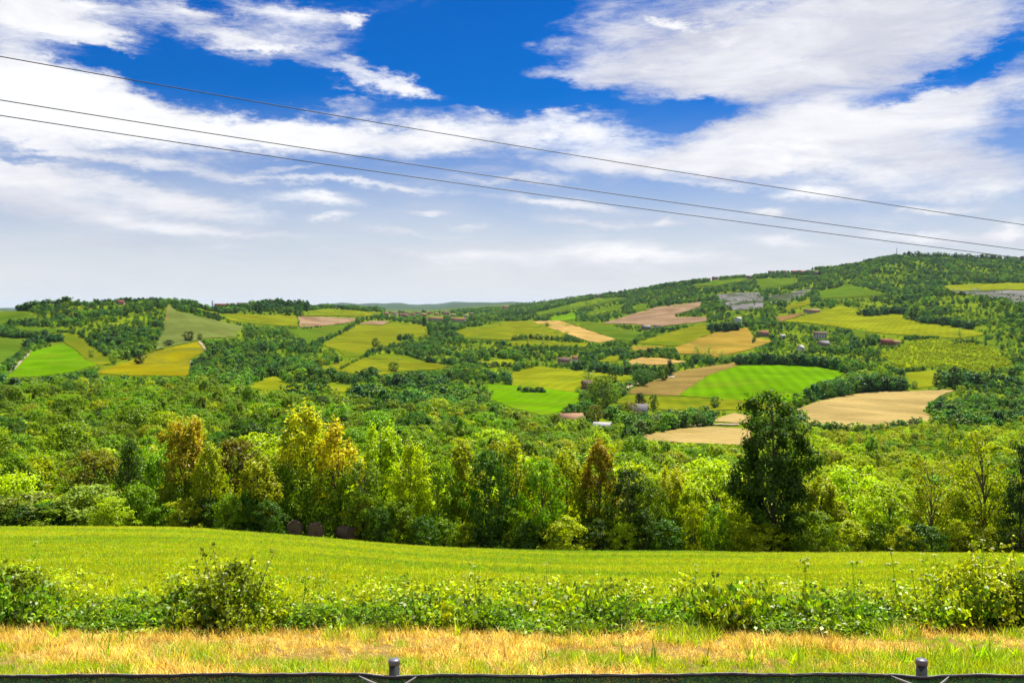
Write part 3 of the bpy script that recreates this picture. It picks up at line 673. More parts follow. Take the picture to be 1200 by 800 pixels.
# ------------------------------------------------------------------ single trees out among the fields
LONE = [  # column, base row, height and width in pixels, style, colour, label
    (163, 427, 13, 14, 'broad', 'vd', "dark round tree casting a shadow on the gold field"),
    (198, 405, 7, 14, 'broad', 'vd', "low dark bush at the upper left rim of the gold field"),
    (221, 400, 12, 15, 'broad', 'vd', "round dark tree at the top of the gold field"),
    (234, 398, 7, 7, 'broad', 'dg', "small tree right beside the round dark tree atop the gold field"),
    (133, 427, 17, 13, 'broad', 'pg', "pale grey-green tree between the bright green field and the gold field"),
    (107, 419, 10, 8, 'broad', 'pg', "small pale tree on the olive strip above the bright green field"),
    (440, 407, 11, 10, 'broad', 'dg', "round dark tree at the corner of the vineyard slope"),
    (461, 436, 12, 14, 'broad', 'dg', "single dark tree inside the lower olive field"),
    (497, 383, 13, 6, 'column', 'vd', "dark pointed tree above the vineyard near the village"),
    (503, 392, 14, 9, 'broad', 'dg', "dark tree at the right corner of the vineyard slope"),
    (641, 383, 5, 6, 'broad', 'dg', "tiny dark tree on the crest left of the straw strip"),
    (834, 391, 6, 5, 'broad', 'vd', "small dark tree where the olive triangle meets the gold field"),
    (706, 482, 42, 40, 'broad', 'g', "large bright round tree left of the grey-roofed house by the valley track"),
    (690, 448, 16, 17, 'airy', 'pg', "thin pale tree at the left of the large round valley tree"),
    (718, 452, 18, 14, 'broad', 'dg', "dark tree behind the large round valley tree on the track"),
    (752, 452, 20, 22, 'broad', 'dg', "round dark tree on the track, left of the pair by the brown strip"),
    (777, 446, 19, 17, 'broad', 'dg', "round dark tree at the left tip of the brown strip"),
    (785, 441, 20, 12, 'column', 'vd', "tall dark tree behind the left tip of the brown strip"),
    (750, 475, 15, 15, 'column', 'vd', "dark evergreen behind the grey-roofed house in the valley"),
    (766, 480, 18, 12, 'broad', 'dg', "dark tree right beside the grey-roofed house in the valley"),
    (738, 492, 22, 22, 'broad', 'ol', "brownish round tree in front of the grey-roofed house"),
    (697, 496, 22, 20, 'broad', 'ol', "yellowish-olive tree between the orange-roofed barn and the white shed"),
    (838, 478, 14, 14, 'broad', 'dg', "round dark tree at the lower left edge of the big bright field"),
    (935, 478, 18, 18, 'broad', 'dg', "dark round tree right of the tall tree's top by the tan field"),
    (972, 462, 17, 18, 'broad', 'vd', "dark round tree at the right corner of the big bright field"),
    (1118, 456, 26, 15, 'broad', 'vd', "tall dark tree right of the small lemon field"),
    (1163, 450, 22, 6, 'column', 'vd', "thin dark spire tree above the woods at the right"),
    (1071, 376, 17, 11, 'broad', 'vd', "upright dark tree on the top edge of the upper lemon field"),
    (1125, 396, 12, 8, 'airy', 'pg', "pale thin tree in the lower right of the upper lemon field"),
    (1052, 453, 14, 11, 'broad', 'pg', "pale green tree left of the small lemon field"),
    (1072, 455, 9, 8, 'broad', 'pg', "small pale tree at the foot of the small lemon field"),
    (1023, 404, 9, 6, 'column', 'vd', "small pointed dark tree above the red-roofed farmhouse"),
    (1018, 404, 9, 6, 'column', 'vd', "left of the two small pointed dark trees by the lemon field"),
    (249, 359, 7, 3, 'column', 'vd', "dark cypress on the left ridge beside the red roofs"),
    (425, 365, 4, 5, 'broad', 'dg', "tiny round tree alone on the crest beside the far blue hills"),
    (818, 422, 17, 12, 'airy', 'pg', "left of the pale pair of trees below the gold field"),
    (831, 424, 18, 14, 'airy', 'pg', "right of the pale pair of trees below the gold field"),
    (846, 422, 11, 12, 'airy', 'pg', "pale grey tree between the gold field and the big bright field"),
]
for (u, vb, h, w, st, c, lb) in LONE:
    tree_px(u, vb - h, w, y_of(u, vb), st, c, lb, group="single trees among the fields", vbase=vb, name='tree')

# ------------------------------------------------------------------ buildings
WALLS = {k: plain_mat(k + "_wall", [v * .7 for v in c], 0.9, 0.12, 0.6) for k, c in (('cream', (0.55, 0.46, 0.34)), ('white', (0.72, 0.70, 0.66)), ('pink', (0.52, 0.34, 0.26)), ('stone', (0.36, 0.30, 0.24)), ('brick', (0.36, 0.17, 0.11)))}
ROOFS = {k: plain_mat(k + "_roof", [v * .7 for v in c], 0.85, 0.25, 1.2) for k, c in (('terracotta', (0.42, 0.17, 0.09)), ('brown', (0.26, 0.16, 0.12)), ('grey', (0.36, 0.33, 0.33)), ('pale', (0.68, 0.66, 0.63)), ('red', (0.38, 0.11, 0.07)), ('orange', (0.5, 0.27, 0.14)))}
GLASS = plain_mat("dark_window", (0.03, 0.035, 0.04), 0.2, 0.2, 1, 0.5)
WOODM = plain_mat("dark_wood", (0.10, 0.07, 0.05), 0.7, 0.2, 2)
def house(u, vb, wpx, hw, hr, depth, wall, roof, rz, label, cat='house', name='farmhouse', fine=1, shed=False, group=None):
    """gabled house: hw wall height and hr roof rise in metres, width from its size in the photograph"""
    y = y_of(u, vb); W = max(3.0, wpx * y / F); D = depth; c = pt(u, y)
    root = empty(name, tuple(c), rz); tag(root, label, cat, group)
    mb = MB(); x, d = W / 2, D / 2
    V = [(-x, -d, -3), (x, -d, -3), (x, d, -3), (-x, d, -3), (-x, -d, hw), (x, -d, hw), (x, d, hw), (-x, d, hw), (-x, 0, hw + hr * 0.97), (x, 0, hw + hr * 0.97)]
    mb.add(V, [(0, 1, 5, 4), (2, 3, 7, 6), (1, 2, 6, 9, 5), (3, 0, 4, 8, 7)])
    obj("wall", mb.mesh("wall", WALLS[wall]), root)
    rb = MB(); e = 0.5; s = hr / d
    for sg in (-1, 1):
        P = []
        for (yy, t) in ((d + e, 0), (0, 0), (0, .22), (d + e, .22)):
            for xx in (-x - e, x + e): P.append((xx, sg * yy, hw + hr - s * yy + t + 0.03))
        rb.add(P, [(0, 1, 3, 2), (4, 5, 7, 6), (0, 2, 4, 6), (1, 7, 5, 3), (0, 6, 7, 1)])
    r = obj("roof", rb.mesh("roof", ROOFS[roof]), root)
    if fine:
        if not shed:
            cb = MB(); cb.box((x * .45, d * .3, hw + hr + .1), (.8, .8, 1.6)); cb.box((x * .45, d * .3, hw + hr + 1.0), (1.1, 1.1, .25)); obj("chimney", cb.mesh("chimney", WALLS['brick']), r)
        nw = max(2, int(W / 3.2)); floors = 2 if hw > 4.6 else 1
        for fl in range(floors):
            for k in range(nw):
                wx = -x + W * (k + .5) / nw; wz = 1.6 + 2.8 * fl
                if fl == 0 and k == nw // 2:
                    q = MB(); q.box((wx, -d - .04, 1.05), (1.3 if not shed else 3.0, .14, 2.2)); obj("door", q.mesh("door", WOODM), root)
                else:
                    q = MB(); q.box((wx, -d - .03, wz), (1.0, .10, 1.3)); q.box((wx, -d - .06, wz - .72), (1.3, .2, .12)); obj("window", q.mesh("window", GLASS), root)
    hp = (hw + hr) * F / y; m = 1.0
    mask_poly([(u - wpx / 2 - m, vb - hp - m), (u + wpx / 2 + m, vb - hp - m), (u + wpx / 2 + m, vb + .6), (u - wpx / 2 - m, vb + .6)])
    return root

R = math.radians
house(669, 497, 26, 3.0, 2.3, 9, 'cream', 'orange', R(12), "long barn with an orange-tiled roof at the rim of the wood in the valley", 'barn', 'barn')
house(706, 503.5, 19, 2.4, 1.2, 6, 'white', 'pale', R(-18), "white-roofed shed behind the wood below the round valley tree", 'shed', 'shed', shed=True)
house(749, 487, 19, 3.6, 3.4, 9, 'pink', 'grey', R(-14), "grey-roofed house among trees by the tan field")
house(688, 455, 11, 4, 2.4, 8, 'brick', 'brown', R(10), "brown-roofed house half hidden left of the large round valley tree")
house(661, 427, 14, 4.5, 3, 9, 'pink', 'brown', R(-10), "greyish-pink farmhouse among trees above the lemon field")
house(674, 424, 6, 4, 2.4, 8, 'white', 'red', R(-10), "small red-roofed annex right of the greyish-pink farmhouse", fine=0)
house(894, 394, 12, 5, 2.6, 9, 'stone', 'red', R(6), "red-roofed barn beside the right end of the gold field", 'barn', 'barn')
house(865, 378, 7, 7, 2.2, 8, 'white', 'pale', R(30), "white house right of the dark grove on the hill", fine=0)
house(953, 367, 14, 5, 2.6, 10, 'cream', 'orange', R(8), "pale farmhouse at the top left corner of the upper lemon field")
house(946, 366, 6, 4, 2.2, 8, 'pink', 'brown', R(8), "small outbuilding left of the pale hilltop farmhouse", 'shed', 'shed', fine=0)
house(961, 396, 15, 6, 2.8, 9, 'white', 'brown', R(-15), "long whitish farmhouse in the trees between the gold and lemon fields")
house(965, 406, 12, 4, 3, 9, 'stone', 'grey', R(18), "stone barn below the long whitish farmhouse", 'barn', 'barn')
house(938, 413, 6, 6, 2.4, 7, 'white', 'pale', R(40), "white gabled cottage above the tall hedge of the big bright field")
house(917, 397, 5, 4, 2, 7, 'white', 'pale', R(10), "tiny white cottage left of the whitish farmhouse", fine=0)
house(1039, 404, 13, 4.5, 2.8, 9, 'brick', 'red', R(-12), "red-brick farmhouse above the left end of the vineyard")
house(1050, 404, 8, 3.5, 1.8, 7, 'pink', 'orange', R(-12), "low pink annex right of the red-brick farmhouse", 'shed', 'shed', fine=0)
house(757, 386, 10, 4.5, 2.6, 9, 'stone', 'grey', R(20), "grey house under the ploughed brown slope")
house(770, 385, 8, 4, 2.4, 9, 'white', 'brown', R(-12), "white-walled house right of the grey house under the ploughed slope", fine=0)
house(262, 357.5, 20, 6, 3, 10, 'brick', 'red', R(4), "long red-roofed farm on the left ridge line", fine=0)
house(284, 359, 12, 5, 2.6, 9, 'stone', 'brown', R(-8), "brown farmhouse right of the red-roofed farm on the ridge", fine=0)
house(321, 354, 9, 10, 2.4, 10, 'stone', 'brown', R(5), "old stone house on the wooded knoll of the left ridge", fine=0)
house(142, 357, 7, 4, 2, 9, 'pink', 'red', R(0), "small red roof peeping from the left hilltop wood", fine=0)
house(510, 376, 17, 6, 3, 11, 'cream', 'terracotta', R(5), "longest terracotta-roofed house of the valley village", fine=0)
house(537, 377.5, 16, 6, 3, 11, 'cream', 'terracotta', R(-6), "terracotta-roofed house at the right end of the village", fine=0)
house(522, 369, 9, 8, 3, 11, 'pink', 'brown', R(10), "tall pinkish house behind the longest village house", fine=0)
house(592, 362, 7, 10, 3, 12, 'cream', 'terracotta', R(10), "lone pale house on the far slope right of the village", fine=0)
_hr = random.Random(3)
for k, (u, vb, w) in enumerate([(453, 370, 5), (462, 369, 6), (470, 370.5, 6), (478, 368.5, 6), (484, 370, 5), (490, 368, 6), (497, 370.5, 7), (503, 368.5, 5), (511, 369.5, 5), (531, 371, 6), (546, 372, 5), (475, 371.5, 5), (552, 369, 4)]):
    house(u, vb, w, 5, 2.5, 10, _hr.choice(['cream', 'pink', 'white', 'stone']), _hr.choice(['terracotta', 'brown', 'red']), R(_hr.uniform(-20, 20)),
          "small pale village house with a reddish roof in the far valley", fine=0, group="houses of the far village", name='village_house')
for k, (u, vb, w) in enumerate([(904, 321.5, 7), (918, 321, 5), (932, 321.5, 10), (940, 322, 6), (947, 321.5, 6), (956, 322.5, 5)]):
    house(u, vb, w, 9, 4, 14, 'brick' if k in (2, 3) else 'stone', 'red' if k in (2, 3) else 'brown', R(_hr.uniform(-15, 15)),
          ["brown house at the left end of the ridge hamlet", "small brown house second in the ridge hamlet", "big red house in the middle of the ridge hamlet", "red house right beside the big red one on the ridge", "dull brown house right of the red ridge houses", "last small house at the right end of the ridge hamlet"][k], fine=0, group="houses of the ridge hamlet", name='village_house')
for k, (u, vb, w) in enumerate([(828, 330, 9), (838, 328, 7), (878, 327, 6), (727, 344, 5), (700, 349, 5)]):
    house(u, vb, w, 8, 4, 12, 'stone', 'brown', R(_hr.uniform(-15, 15)),
          ["brown farm on the far right ridge above the scree", "smaller brown farm right of the ridge farm", "grey-brown house on the ridge left of the red hamlet", "tiny house on the far dark ridge", "tiny house low on the far dark ridge"][k], fine=0, name='village_house')
# mast on the hilltop
_mv = 300.5; _my = y_of(1051, _mv); _mp = pt(1051, _my); mast = empty("radio_mast", tuple(_mp)); tag(mast, "thin radio mast on the highest hilltop", "mast")
METAL = plain_mat("dull_steel", (0.10, 0.10, 0.11), 0.6, 0.2, 1)
_h = 11.5 * _my / F; q = MB(); q.tube([(0, 0, -2), (0, 0, _h * .6), (0, 0, _h)], [1.3, 1.0, .5], 6); obj("mast_pole", q.mesh("mast_pole", METAL), mast)
q = MB()
for zz in (.55, .8): q.tube([(-2.2, 0, _h * zz), (2.2, 0, _h * zz)], .5, 5)
obj("antenna", q.mesh("antenna", METAL), mast)

# ------------------------------------------------------------------ instanced masses (woods, grass): points that carry a copy of one of a few plants
def scatter(name, P, rz, sc, idx, protos, rx=None):
    me = bpy.data.meshes.new(name); P = np.asarray(P, np.float32); n = len(P)
    me.vertices.add(n); me.vertices.foreach_set('co', P.ravel())
    rot = np.zeros((n, 3), np.float32); rot[:, 2] = rz
    if rx is not None: rot[:, 0] = rx
    sc = np.asarray(sc, np.float32); sc = np.repeat(sc[:, None], 3, 1) if sc.ndim == 1 else sc
    for nm, arr in (('rot', rot), ('scl', sc)):
        at = me.attributes.new(nm, 'FLOAT_VECTOR', 'POINT'); at.data.foreach_set('vector', arr.astype(np.float32).ravel())
    at = me.attributes.new('pick', 'INT', 'POINT'); at.data.foreach_set('value', np.asarray(idx, np.int32))
    me.update()
    c = bpy.data.collections.new(name + "_kinds")
    for o in protos: c.objects.link(o)
    ng = bpy.data.node_groups.new(name + "_nodes", 'GeometryNodeTree')
    ng.interface.new_socket('Geometry', in_out='INPUT', socket_type='NodeSocketGeometry')
    ng.interface.new_socket('Geometry', in_out='OUTPUT', socket_type='NodeSocketGeometry')
    N = ng.nodes; L = ng.links
    gi, go = N.new('NodeGroupInput'), N.new('NodeGroupOutput'); ip = N.new('GeometryNodeInstanceOnPoints'); ci = N.new('GeometryNodeCollectionInfo')
    ci.inputs['Collection'].default_value = c; ci.inputs['Separate Children'].default_value = True; ci.inputs['Reset Children'].default_value = True
    def attr(nm, ty):
        a = N.new('GeometryNodeInputNamedAttribute'); a.data_type = ty; a.inputs['Name'].default_value = nm
        return [o for o in a.outputs if o.enabled and o.name == 'Attribute'][0]
    L.new(gi.outputs[0], ip.inputs['Points']); L.new(ci.outputs[0], ip.inputs['Instance'])
    ip.inputs['Pick Instance'].default_value = True
    L.new(attr('pick', 'INT'), ip.inputs['Instance Index']); L.new(attr('rot', 'FLOAT_VECTOR'), ip.inputs['Rotation']); L.new(attr('scl', 'FLOAT_VECTOR'), ip.inputs['Scale'])
    L.new(ip.outputs[0], go.inputs[0])
    o = obj(name, me); md = o.modifiers.new("instances", 'NODES'); md.node_group = ng
    return tag(o, kind='stuff')

_pm = {}
def proto_objs(base, items):
    out = []
    for k, (me, col) in enumerate(items):
        key = (base in ("far_tree", "vine"), tuple(col))
        if key not in _pm:
            far = base in ("far_tree", "vine")
            _pm[key] = leaf_mat("plant_leaf", 0.3 if far else 0.40, 0.4, rgb=col, warm=(1.3, 1.2, 0.6) if far else (1.25, 1.3, 0.3))
        me.materials[0] = _pm[key]
        out.append(bpy.data.objects.new("%s_%02d" % (base, k), me))
    return out

# ------------------------------------------------------------------ the woods
rng = np.random.default_rng(8)
def sample_wedge(y0, y1, spacing, u0=-460, u1=1660):
    n = int(0.5 * (u1 - u0) / F * (y1 * y1 - y0 * y0) / spacing ** 2)
    y = np.sqrt(rng.uniform(y0 * y0, y1 * y1, n)); u = rng.uniform(u0, u1, n)
    return u, y

def wood_noise(u, y, w, seed):
    r = np.random.default_rng(seed); x = (u - UC) / F * y; s = np.zeros_like(x)
    for k in range(6):
        th = r.uniform(0, 6.28); ww = w * r.uniform(0.5, 1.6); s += np.sin(6.283 * (x * math.cos(th) + y * math.sin(th)) / ww + r.uniform(0, 6.28))
    return s / 2.4

def fit_heights(u, y, h):
    """shrink or drop plants that would stand on, or hide, open land"""
    keep = np.zeros(len(u), bool); out = h.copy(); vb = V_at(u, y)
    for f in (1.0, 0.6, 0.36):
        hp = h * f * F / y; bad = masked(u, vb)
        for q in (0.35, 0.65, 0.92): bad |= masked(u, vb - q * hp)
        r = 0.28 * hp
        for s in (-1, 1): bad |= masked(u + s * r, vb - 0.5 * hp) | masked(u + s * r, vb - .1 * hp)
        ok = ~bad & ~keep; out[ok] = h[ok] * f; keep |= ok
    return keep, out, vb

# near wood below the meadow: the ones that show largest are trees of their own, the rest one mass
u, y = sample_wedge(73, 470, 4.8)
h = rng.uniform(4.2, 9.2, len(u)) * np.where(rng.random(len(u)) < .12, 1.3, 1.0) * (1 - 0.30 * np.clip((u - 780) / 150, 0, 1)) * (0.80 + 0.20 * np.clip((y - 60) / 60, 0, 1))
rim = np.interp(u, [-200, 0, 150, 250, 300, 400, 450, 520, 600, 700, 740, 800, 860, 1400], [470, 470, 470, 455, 440, 430, 410, 430, 430, 380, 340, 330, 330, 470])
ok = (y < rim) | ((u > 760) & (rng.random(len(u)) < 0.75))
u, y, h = u[ok], y[ok], h[ok]
keep, h, vb = fit_heights(u, y, h); u, y, h, vb = u[keep], y[keep], h[keep], vb[keep]
o_ = np.argsort(y); u, y, h, vb = u[o_], y[o_], h[o_], vb[o_]
sky_ = np.full(1700, 999.0); show = np.zeros(len(u))       # running tree-top line, to find what can be seen
for (uu, vt, w, yy, st, c, lb) in ROW:
    a, b = int(uu - w * .35) + 200, int(uu + w * .35) + 200; sky_[max(a, 0):b] = np.minimum(sky_[max(a, 0):b], vt + 6)
sky_ = np.minimum(sky_, 600)
for k in range(len(u)):
    hp = h[k] * F / y[k]; r = max(1, 0.3 * hp); a, b = int(u[k] - r) + 200, int(u[k] + r) + 201
    a, b = max(a, 0), min(b, 1700); vt = vb[k] - hp
    if not -20 < u[k] < 1220: show[k] = .5; continue       # beyond the picture's sides: part of the mass
    seg = sky_[a:b]; show[k] = np.clip(seg - vt, 0, hp).mean() * (b - a)
    seg[:] = np.minimum(seg, vt + 0.22 * hp)
vis = show > 2.0
tone = wood_noise(u, y, 70, 5) * 0.5 + rng.normal(0, 0.45, len(u)) + 0.5 * np.clip((u - 700) / 250, -0.5, 1) + 0.35 * np.clip((150 - y) / 60, -0.6, 1)
ck = np.where(tone > 1.2, 2, np.where(tone > 0.15, 1, np.where(tone > -1.0, 0, 3)))
KEYS = ['g', 'yg', 'lg', 'dg']; CW = ['mid-green', 'yellow-green', 'bright lime', 'dark green']
order = np.argsort(-show); NIND = 300 - len(ROW) - len(LONE)
ind = order[:NIND]; ind = ind[show[ind] > 2]; print('individual', len(ind))
_stys = ['broad', 'shoot', 'broad', 'shoot', 'broad']
for k in ind:
    c = int(ck[k]); lab = "%s tree in the wood behind the %s" % (CW[c], " ".join(anchor(u[k]).split()[:6]).rstrip(',').removesuffix(' with').removesuffix(' in').removesuffix(' the').removesuffix(' at').removesuffix(' right').removesuffix(' of').removesuffix(' a'))
    st = _stys[int(rng.integers(5))]
    W = h[k] * rng.uniform(0.9, 1.25)
    place_tree("tree", lab, 'tree', lab.replace(' tree in', ' trees in'), tuple(pt(u[k], y[k], -.1)), float(h[k]), float(W), st, KEYS[c])
rest = np.setdiff1d(np.nonzero(show > 0.0)[0], ind)

def light_protos(seed, n, ntips, per, leaf, sig, styles, cols, mat):
    out = []
    for k in range(n):
        st = styles[k % len(styles)]; cm, tips = make_crown(st, seed + k, ntips, per, leaf, sig, mat, name="crown")
        out.append((cm, COLR[cols[k % len(cols)]]))
    return out
midp = []
for ci_, key in enumerate(KEYS):
    for st in ('broad', 'shoot', 'broad'):
        cm, _t = make_crown(st, 300 + len(midp), 70, 30, .048, (.042, .042, .032)); midp.append((cm, COLR[key]))
_pick = ck[rest] * 3 + rng.integers(0, 3, len(rest))
hh = h[rest]; ww = hh * rng.uniform(0.7, 1.4, len(rest))
scatter("near_woodland", pt(u[rest], y[rest], -.1), rng.uniform(0, 6.28, len(rest)), np.stack([ww, ww, hh], -1), _pick, proto_objs("wood_tree", midp))

# woods, copses and hedges over the hills
PU, PY, PH, PC = [], [], [], []
def add_pts(u, y, h, c):
    PU.append(u); PY.append(y); PH.append(h); PC.append(c)
for (ya, yb, sp, h0, h1) in ((440, 900, 6.2, 4.5, 10.5), (900, 1700, 7.4, 4.0, 9.5), (1700, 4600, 13.0, 7, 13)):
    u, y = sample_wedge(ya, yb, sp); nz = wood_noise(u, y, 160, 3)
    h = rng.uniform(h0, h1, len(u)) * (0.85 + 0.25 * np.clip(nz, -1, 1))
    den = np.where((u > 840) & (y > 850) & (y < 2100), 0.55, np.where((u > 520) & (y < 1700), 0.78, 0.95))
    ok = rng.random(len(u)) < den * np.clip(1.05 + 0.5 * nz, np.where(u < 420, .75, .35), 1)
    u, y, h = u[ok], y[ok], h[ok]
    for nm_, ck_, st_, P_ in FIELDS:                          # eroded slopes carry only a few low shrubs
        if ck_ == 'gr':
            k_ = inside(P_, u, V_at(u, y)); h = np.where(k_, np.where(rng.random(len(u)) < .4, h * .4, 0.0), h)
    keep, h, vb = fit_heights(u, y, h); keep &= h > .1; vis = (vb - h * F / y) < VMIN_at(u, y) + 1.5
    keep &= vis; u, y, h = u[keep], y[keep], h[keep]
    t = wood_noise(u, y, 120, 9) * 0.55 + rng.normal(0, 0.75, len(u)) - 0.30 * np.clip((y - 900) / 900, -1, 1)
    add_pts(u, y, h, np.where(t > 1.45, 3, np.where(t > 0.25, 2, np.where(t > -0.6, 1, 0))))
HEDGES = [  # polyline in photograph pixels, tree height in metres, spread, step, tone
    ([(427, 419), (440, 413), (455, 409), (464, 406)], 8, 1.5, 2.2, 0), ([(464, 408), (475, 416), (500, 424), (532, 428), (560, 426)], 5, 1, 2.2, 0),
    ([(398, 434), (412, 426), (427, 419)], 4, .6, 2.2, 1), ([(428, 421), (450, 421.5), (471, 422.5)], 2, .4, 2.0, 0),
    ([(340, 441), (356, 444), (372, 446), (398, 446), (412, 447), (440, 447)], 11, 2.5, 5, 0), ([(320, 440), (332, 436), (345, 440)], 12, 3, 6, 0),
    ([(365, 406), (385, 398), (400, 391), (415, 383), (423, 378)], 8, 1.0, 3.0, 0), ([(354, 386), (378, 383)], 4, .5, 4, 0),
    ([(465, 406), (480, 407), (497, 408)], 7, 1.5, 3, 0), ([(466, 399), (474, 398), (483, 397.5)], 9, .6, 2.2, 0),
    ([(600, 398.5), (622, 398), (645, 398.5), (660, 398.5), (678, 399)], 9, .8, 3.6, 0), ([(605, 409), (640, 409), (680, 410)], 9, 2.5, 3.2, 1),
    ([(740, 404), (752, 394), (770, 387), (795, 385)], 7, 1.0, 3.2, 0), ([(795, 408), (838, 391.5), (842, 389.5)], 1.6, .2, 2.5, 1), ([(845, 388), (860, 385)], 4, .5, 3, 0),
    ([(742, 420), (760, 417), (775, 414), (792, 419)], 10, 1.6, 3.4, 0), ([(670, 432), (700, 436), (730, 440), (745, 438), (770, 436)], 11, 2, 4.0, 0),
    ([(798, 430), (820, 425.5), (840, 424.5), (862, 423.5)], 6, .8, 3.0, 0), ([(865, 427), (885, 426.5), (905, 427), (930, 427.5), (957, 429), (985, 434)], 13, 2.0, 3.4, 0), ([(985, 436), (995, 438)], 10, 1.2, 3, 0),
    ([(945, 471), (955, 469), (970, 465), (990, 461), (1010, 459), (1030, 457), (1050, 456.5), (1062, 456)], 14, 2.2, 4.2, 0), ([(985, 457), (1000, 452), (1020, 450), (1035, 452)], 13, 3, 4.4, 2),
    ([(612, 460), (625, 460), (640, 460.5)], 5, .4, 2.4, 0), ([(606, 458), (609, 458)], 6, .4, 2.0, 0), ([(653, 459), (668, 459)], 1.5, .3, 2.2, 4),
    ([(700, 490), (720, 492), (740, 493)], 6, 2.5, 5, 1), ([(742, 512), (752, 510), (770, 504), (785, 501), (800, 499)], 9, 1.5, 4.4, 2), ([(770, 497), (785, 494), (800, 492), (820, 488), (830, 485)], 8, 1.2, 4.4, 2), ([(800, 496.5), (830, 494)], 2, .3, 3, 2),
    ([(738, 505), (755, 503), (770, 500)], 10, 3, 5, 0), ([(660, 487), (668, 484), (680, 481), (690, 482)], 6, 1.2, 3.6, 0),
    ([(848, 389), (856, 387.5), (866, 386.5)], 15, 1.2, 2.0, 5), ([(830, 388), (840, 387.5), (850, 387.5), (862, 387)], 14, 1.6, 1.8, 5),
    ([(1008, 370), (1016, 370), (1030, 369), (1050, 367), (1062, 370)], 14, 1.8, 2.0, 5), ([(1080, 378), (1095, 381), (1110, 381), (1125, 384), (1140, 386)], 13, 2.0, 2.2, 5), ([(1060, 374), (1080, 378)], 9, 1.0, 2.4, 0),
    ([(882, 404), (886, 396), (889, 393)], 8, 1.0, 2.6, 0), ([(905, 396), (915, 399), (922, 396)], 7, 1.6, 3, 0),
    ([(10, 383), (22, 380), (40, 381)], 10, 1.0, 2.2, 0), ([(0, 394), (15, 396), (38, 396), (55, 394)], 9, 1.2, 2.2, 0), ([(28, 408), (40, 402), (58, 400), (72, 399)], 9, 1.4, 2.0, 5), ([(0, 436), (14, 425), (28, 410)], 5, 1.0, 2.2, 1), ([(66, 389), (88, 390)], 4, .4, 2.4, 0),
    ([(205, 361), (225, 366), (248, 372), (262, 374)], 8, 1.2, 2.2, 0), ([(92, 391), (108, 403), (122, 415)], 5, .8, 2.2, 0), ([(180, 412), (192, 410)], 3, .3, 2.4, 0),
    ([(222, 360), (250, 360.5), (275, 362), (300, 362.5)], 12, .8, 1.8, 0), ([(300, 365), (320, 362), (345, 362), (360, 364)], 21, 2.0, 1.6, 5), ([(20, 360), (40, 359), (60, 359), (82, 358)], 15, .8, 1.6, 0),
    ([(1040, 436), (1060, 436), (1085, 434)], 5, .6, 2.4, 0), ([(1100, 452), (1120, 452), (1140, 450), (1160, 452), (1190, 456)], 13, 3, 4, 0), ([(1075, 396), (1060, 398), (1100, 397.5)], 6, .6, 2.6, 0), ([(1115, 405), (1135, 401), (1150, 403)], 5, 1, 3, 0),
    ([(935, 322), (975, 321), (1000, 314), (1020, 306), (1040, 301)], 16, .5, 2, 0), ([(1060, 300.5), (1075, 301), (1100, 303), (1130, 304), (1165, 306), (1200, 307)], 26, 1.0, 3, 0),
    ([(560, 432), (585, 429), (600, 430), (615, 430)], 7, 1.2, 3, 0), ([(690, 470), (700, 467), (688, 478)], 9, 3, 5, 0), ([(940, 488), (945, 496)], 5, 1, 3, 2),
    ([(930, 503), (950, 506), (985, 509), (1010, 510), (1040, 507), (1085, 500), (1100, 498)], 6, 2.0, 4, 2), ([(600, 359), (650, 353), (700, 348), (740, 343), (800, 334), (830, 331)], 18, .6, 3.2, 0), ([(760, 341), (790, 336), (815, 333)], 20, .5, 3, 0), ([(880, 326), (905, 323), (935, 323), (970, 322)], 14, .4, 2.4, 0),
    ([(110, 357), (140, 355.5), (170, 354.5), (195, 356)], 10, .6, 2.4, 0), ([(450, 372.5), (470, 373.5), (490, 374), (505, 378), (530, 380), (560, 379)], 8, .8, 2.6, 0), ([(455, 368), (480, 367), (520, 366), (560, 367)], 9, .6, 2.6, 0),
    ([(950, 399), (960, 400), (972, 399)], 5, .8, 2.2, 0), ([(930, 416), (945, 415), (960, 411), (975, 409)], 7, 1.2, 2.4, 1), ([(1030, 407), (1045, 407.5), (1058, 406)], 4, .5, 2.2, 1), ([(655, 430), (668, 429), (682, 428)], 5, .8, 2.6, 1),
    ([(640, 497), (655, 499), (668, 500), (684, 500)], 5.5, 1.2, 4, 3), ([(690, 507), (706, 508), (722, 508)], 4.5, 1.2, 4, 3), ([(735, 491), (748, 491), (762, 490)], 4, 1.0, 3.6, 1)]
for (L_, hm, sprd, step, tn) in HEDGES:
    L_ = np.array(L_, float)
    for a, b in zip(L_[:-1], L_[1:]):
        n = max(1, int(np.linalg.norm(b - a) / step * 1.5))
        for k in range(n):
            q = a + (b - a) * (k + rng.random()) / n; uu = q[0] + rng.normal(0, .5 * sprd); vv = q[1] + rng.normal(0, .35 * sprd)
            yy = y_of(uu, vv)
            c = {0: rng.choice([0, 0, 1, 1]), 1: rng.choice([1, 2]), 2: rng.choice([1, 2, 3, 4]), 3: rng.choice([2, 3, 3]), 4: 5, 5: 0}[tn]
            add_pts(np.array([uu]), np.array([yy]), np.array([hm * rng.uniform(0.5, 1.0)]), np.array([c]))
u, y, h, c = (np.concatenate(a) for a in (PU, PY, PH, PC))
FARC = {'bl': (0.030, 0.078, 0.018), 'dg': (0.050, 0.112, 0.010), 'g': (0.090, 0.165, 0.006), 'yg': (0.18, 0.24, 0.003), 'pg': (0.11, 0.15, 0.045), 'ol': (0.115, 0.11, 0.01)}
FC = ['bl', 'dg', 'g', 'yg', 'pg', 'ol']; farp = []
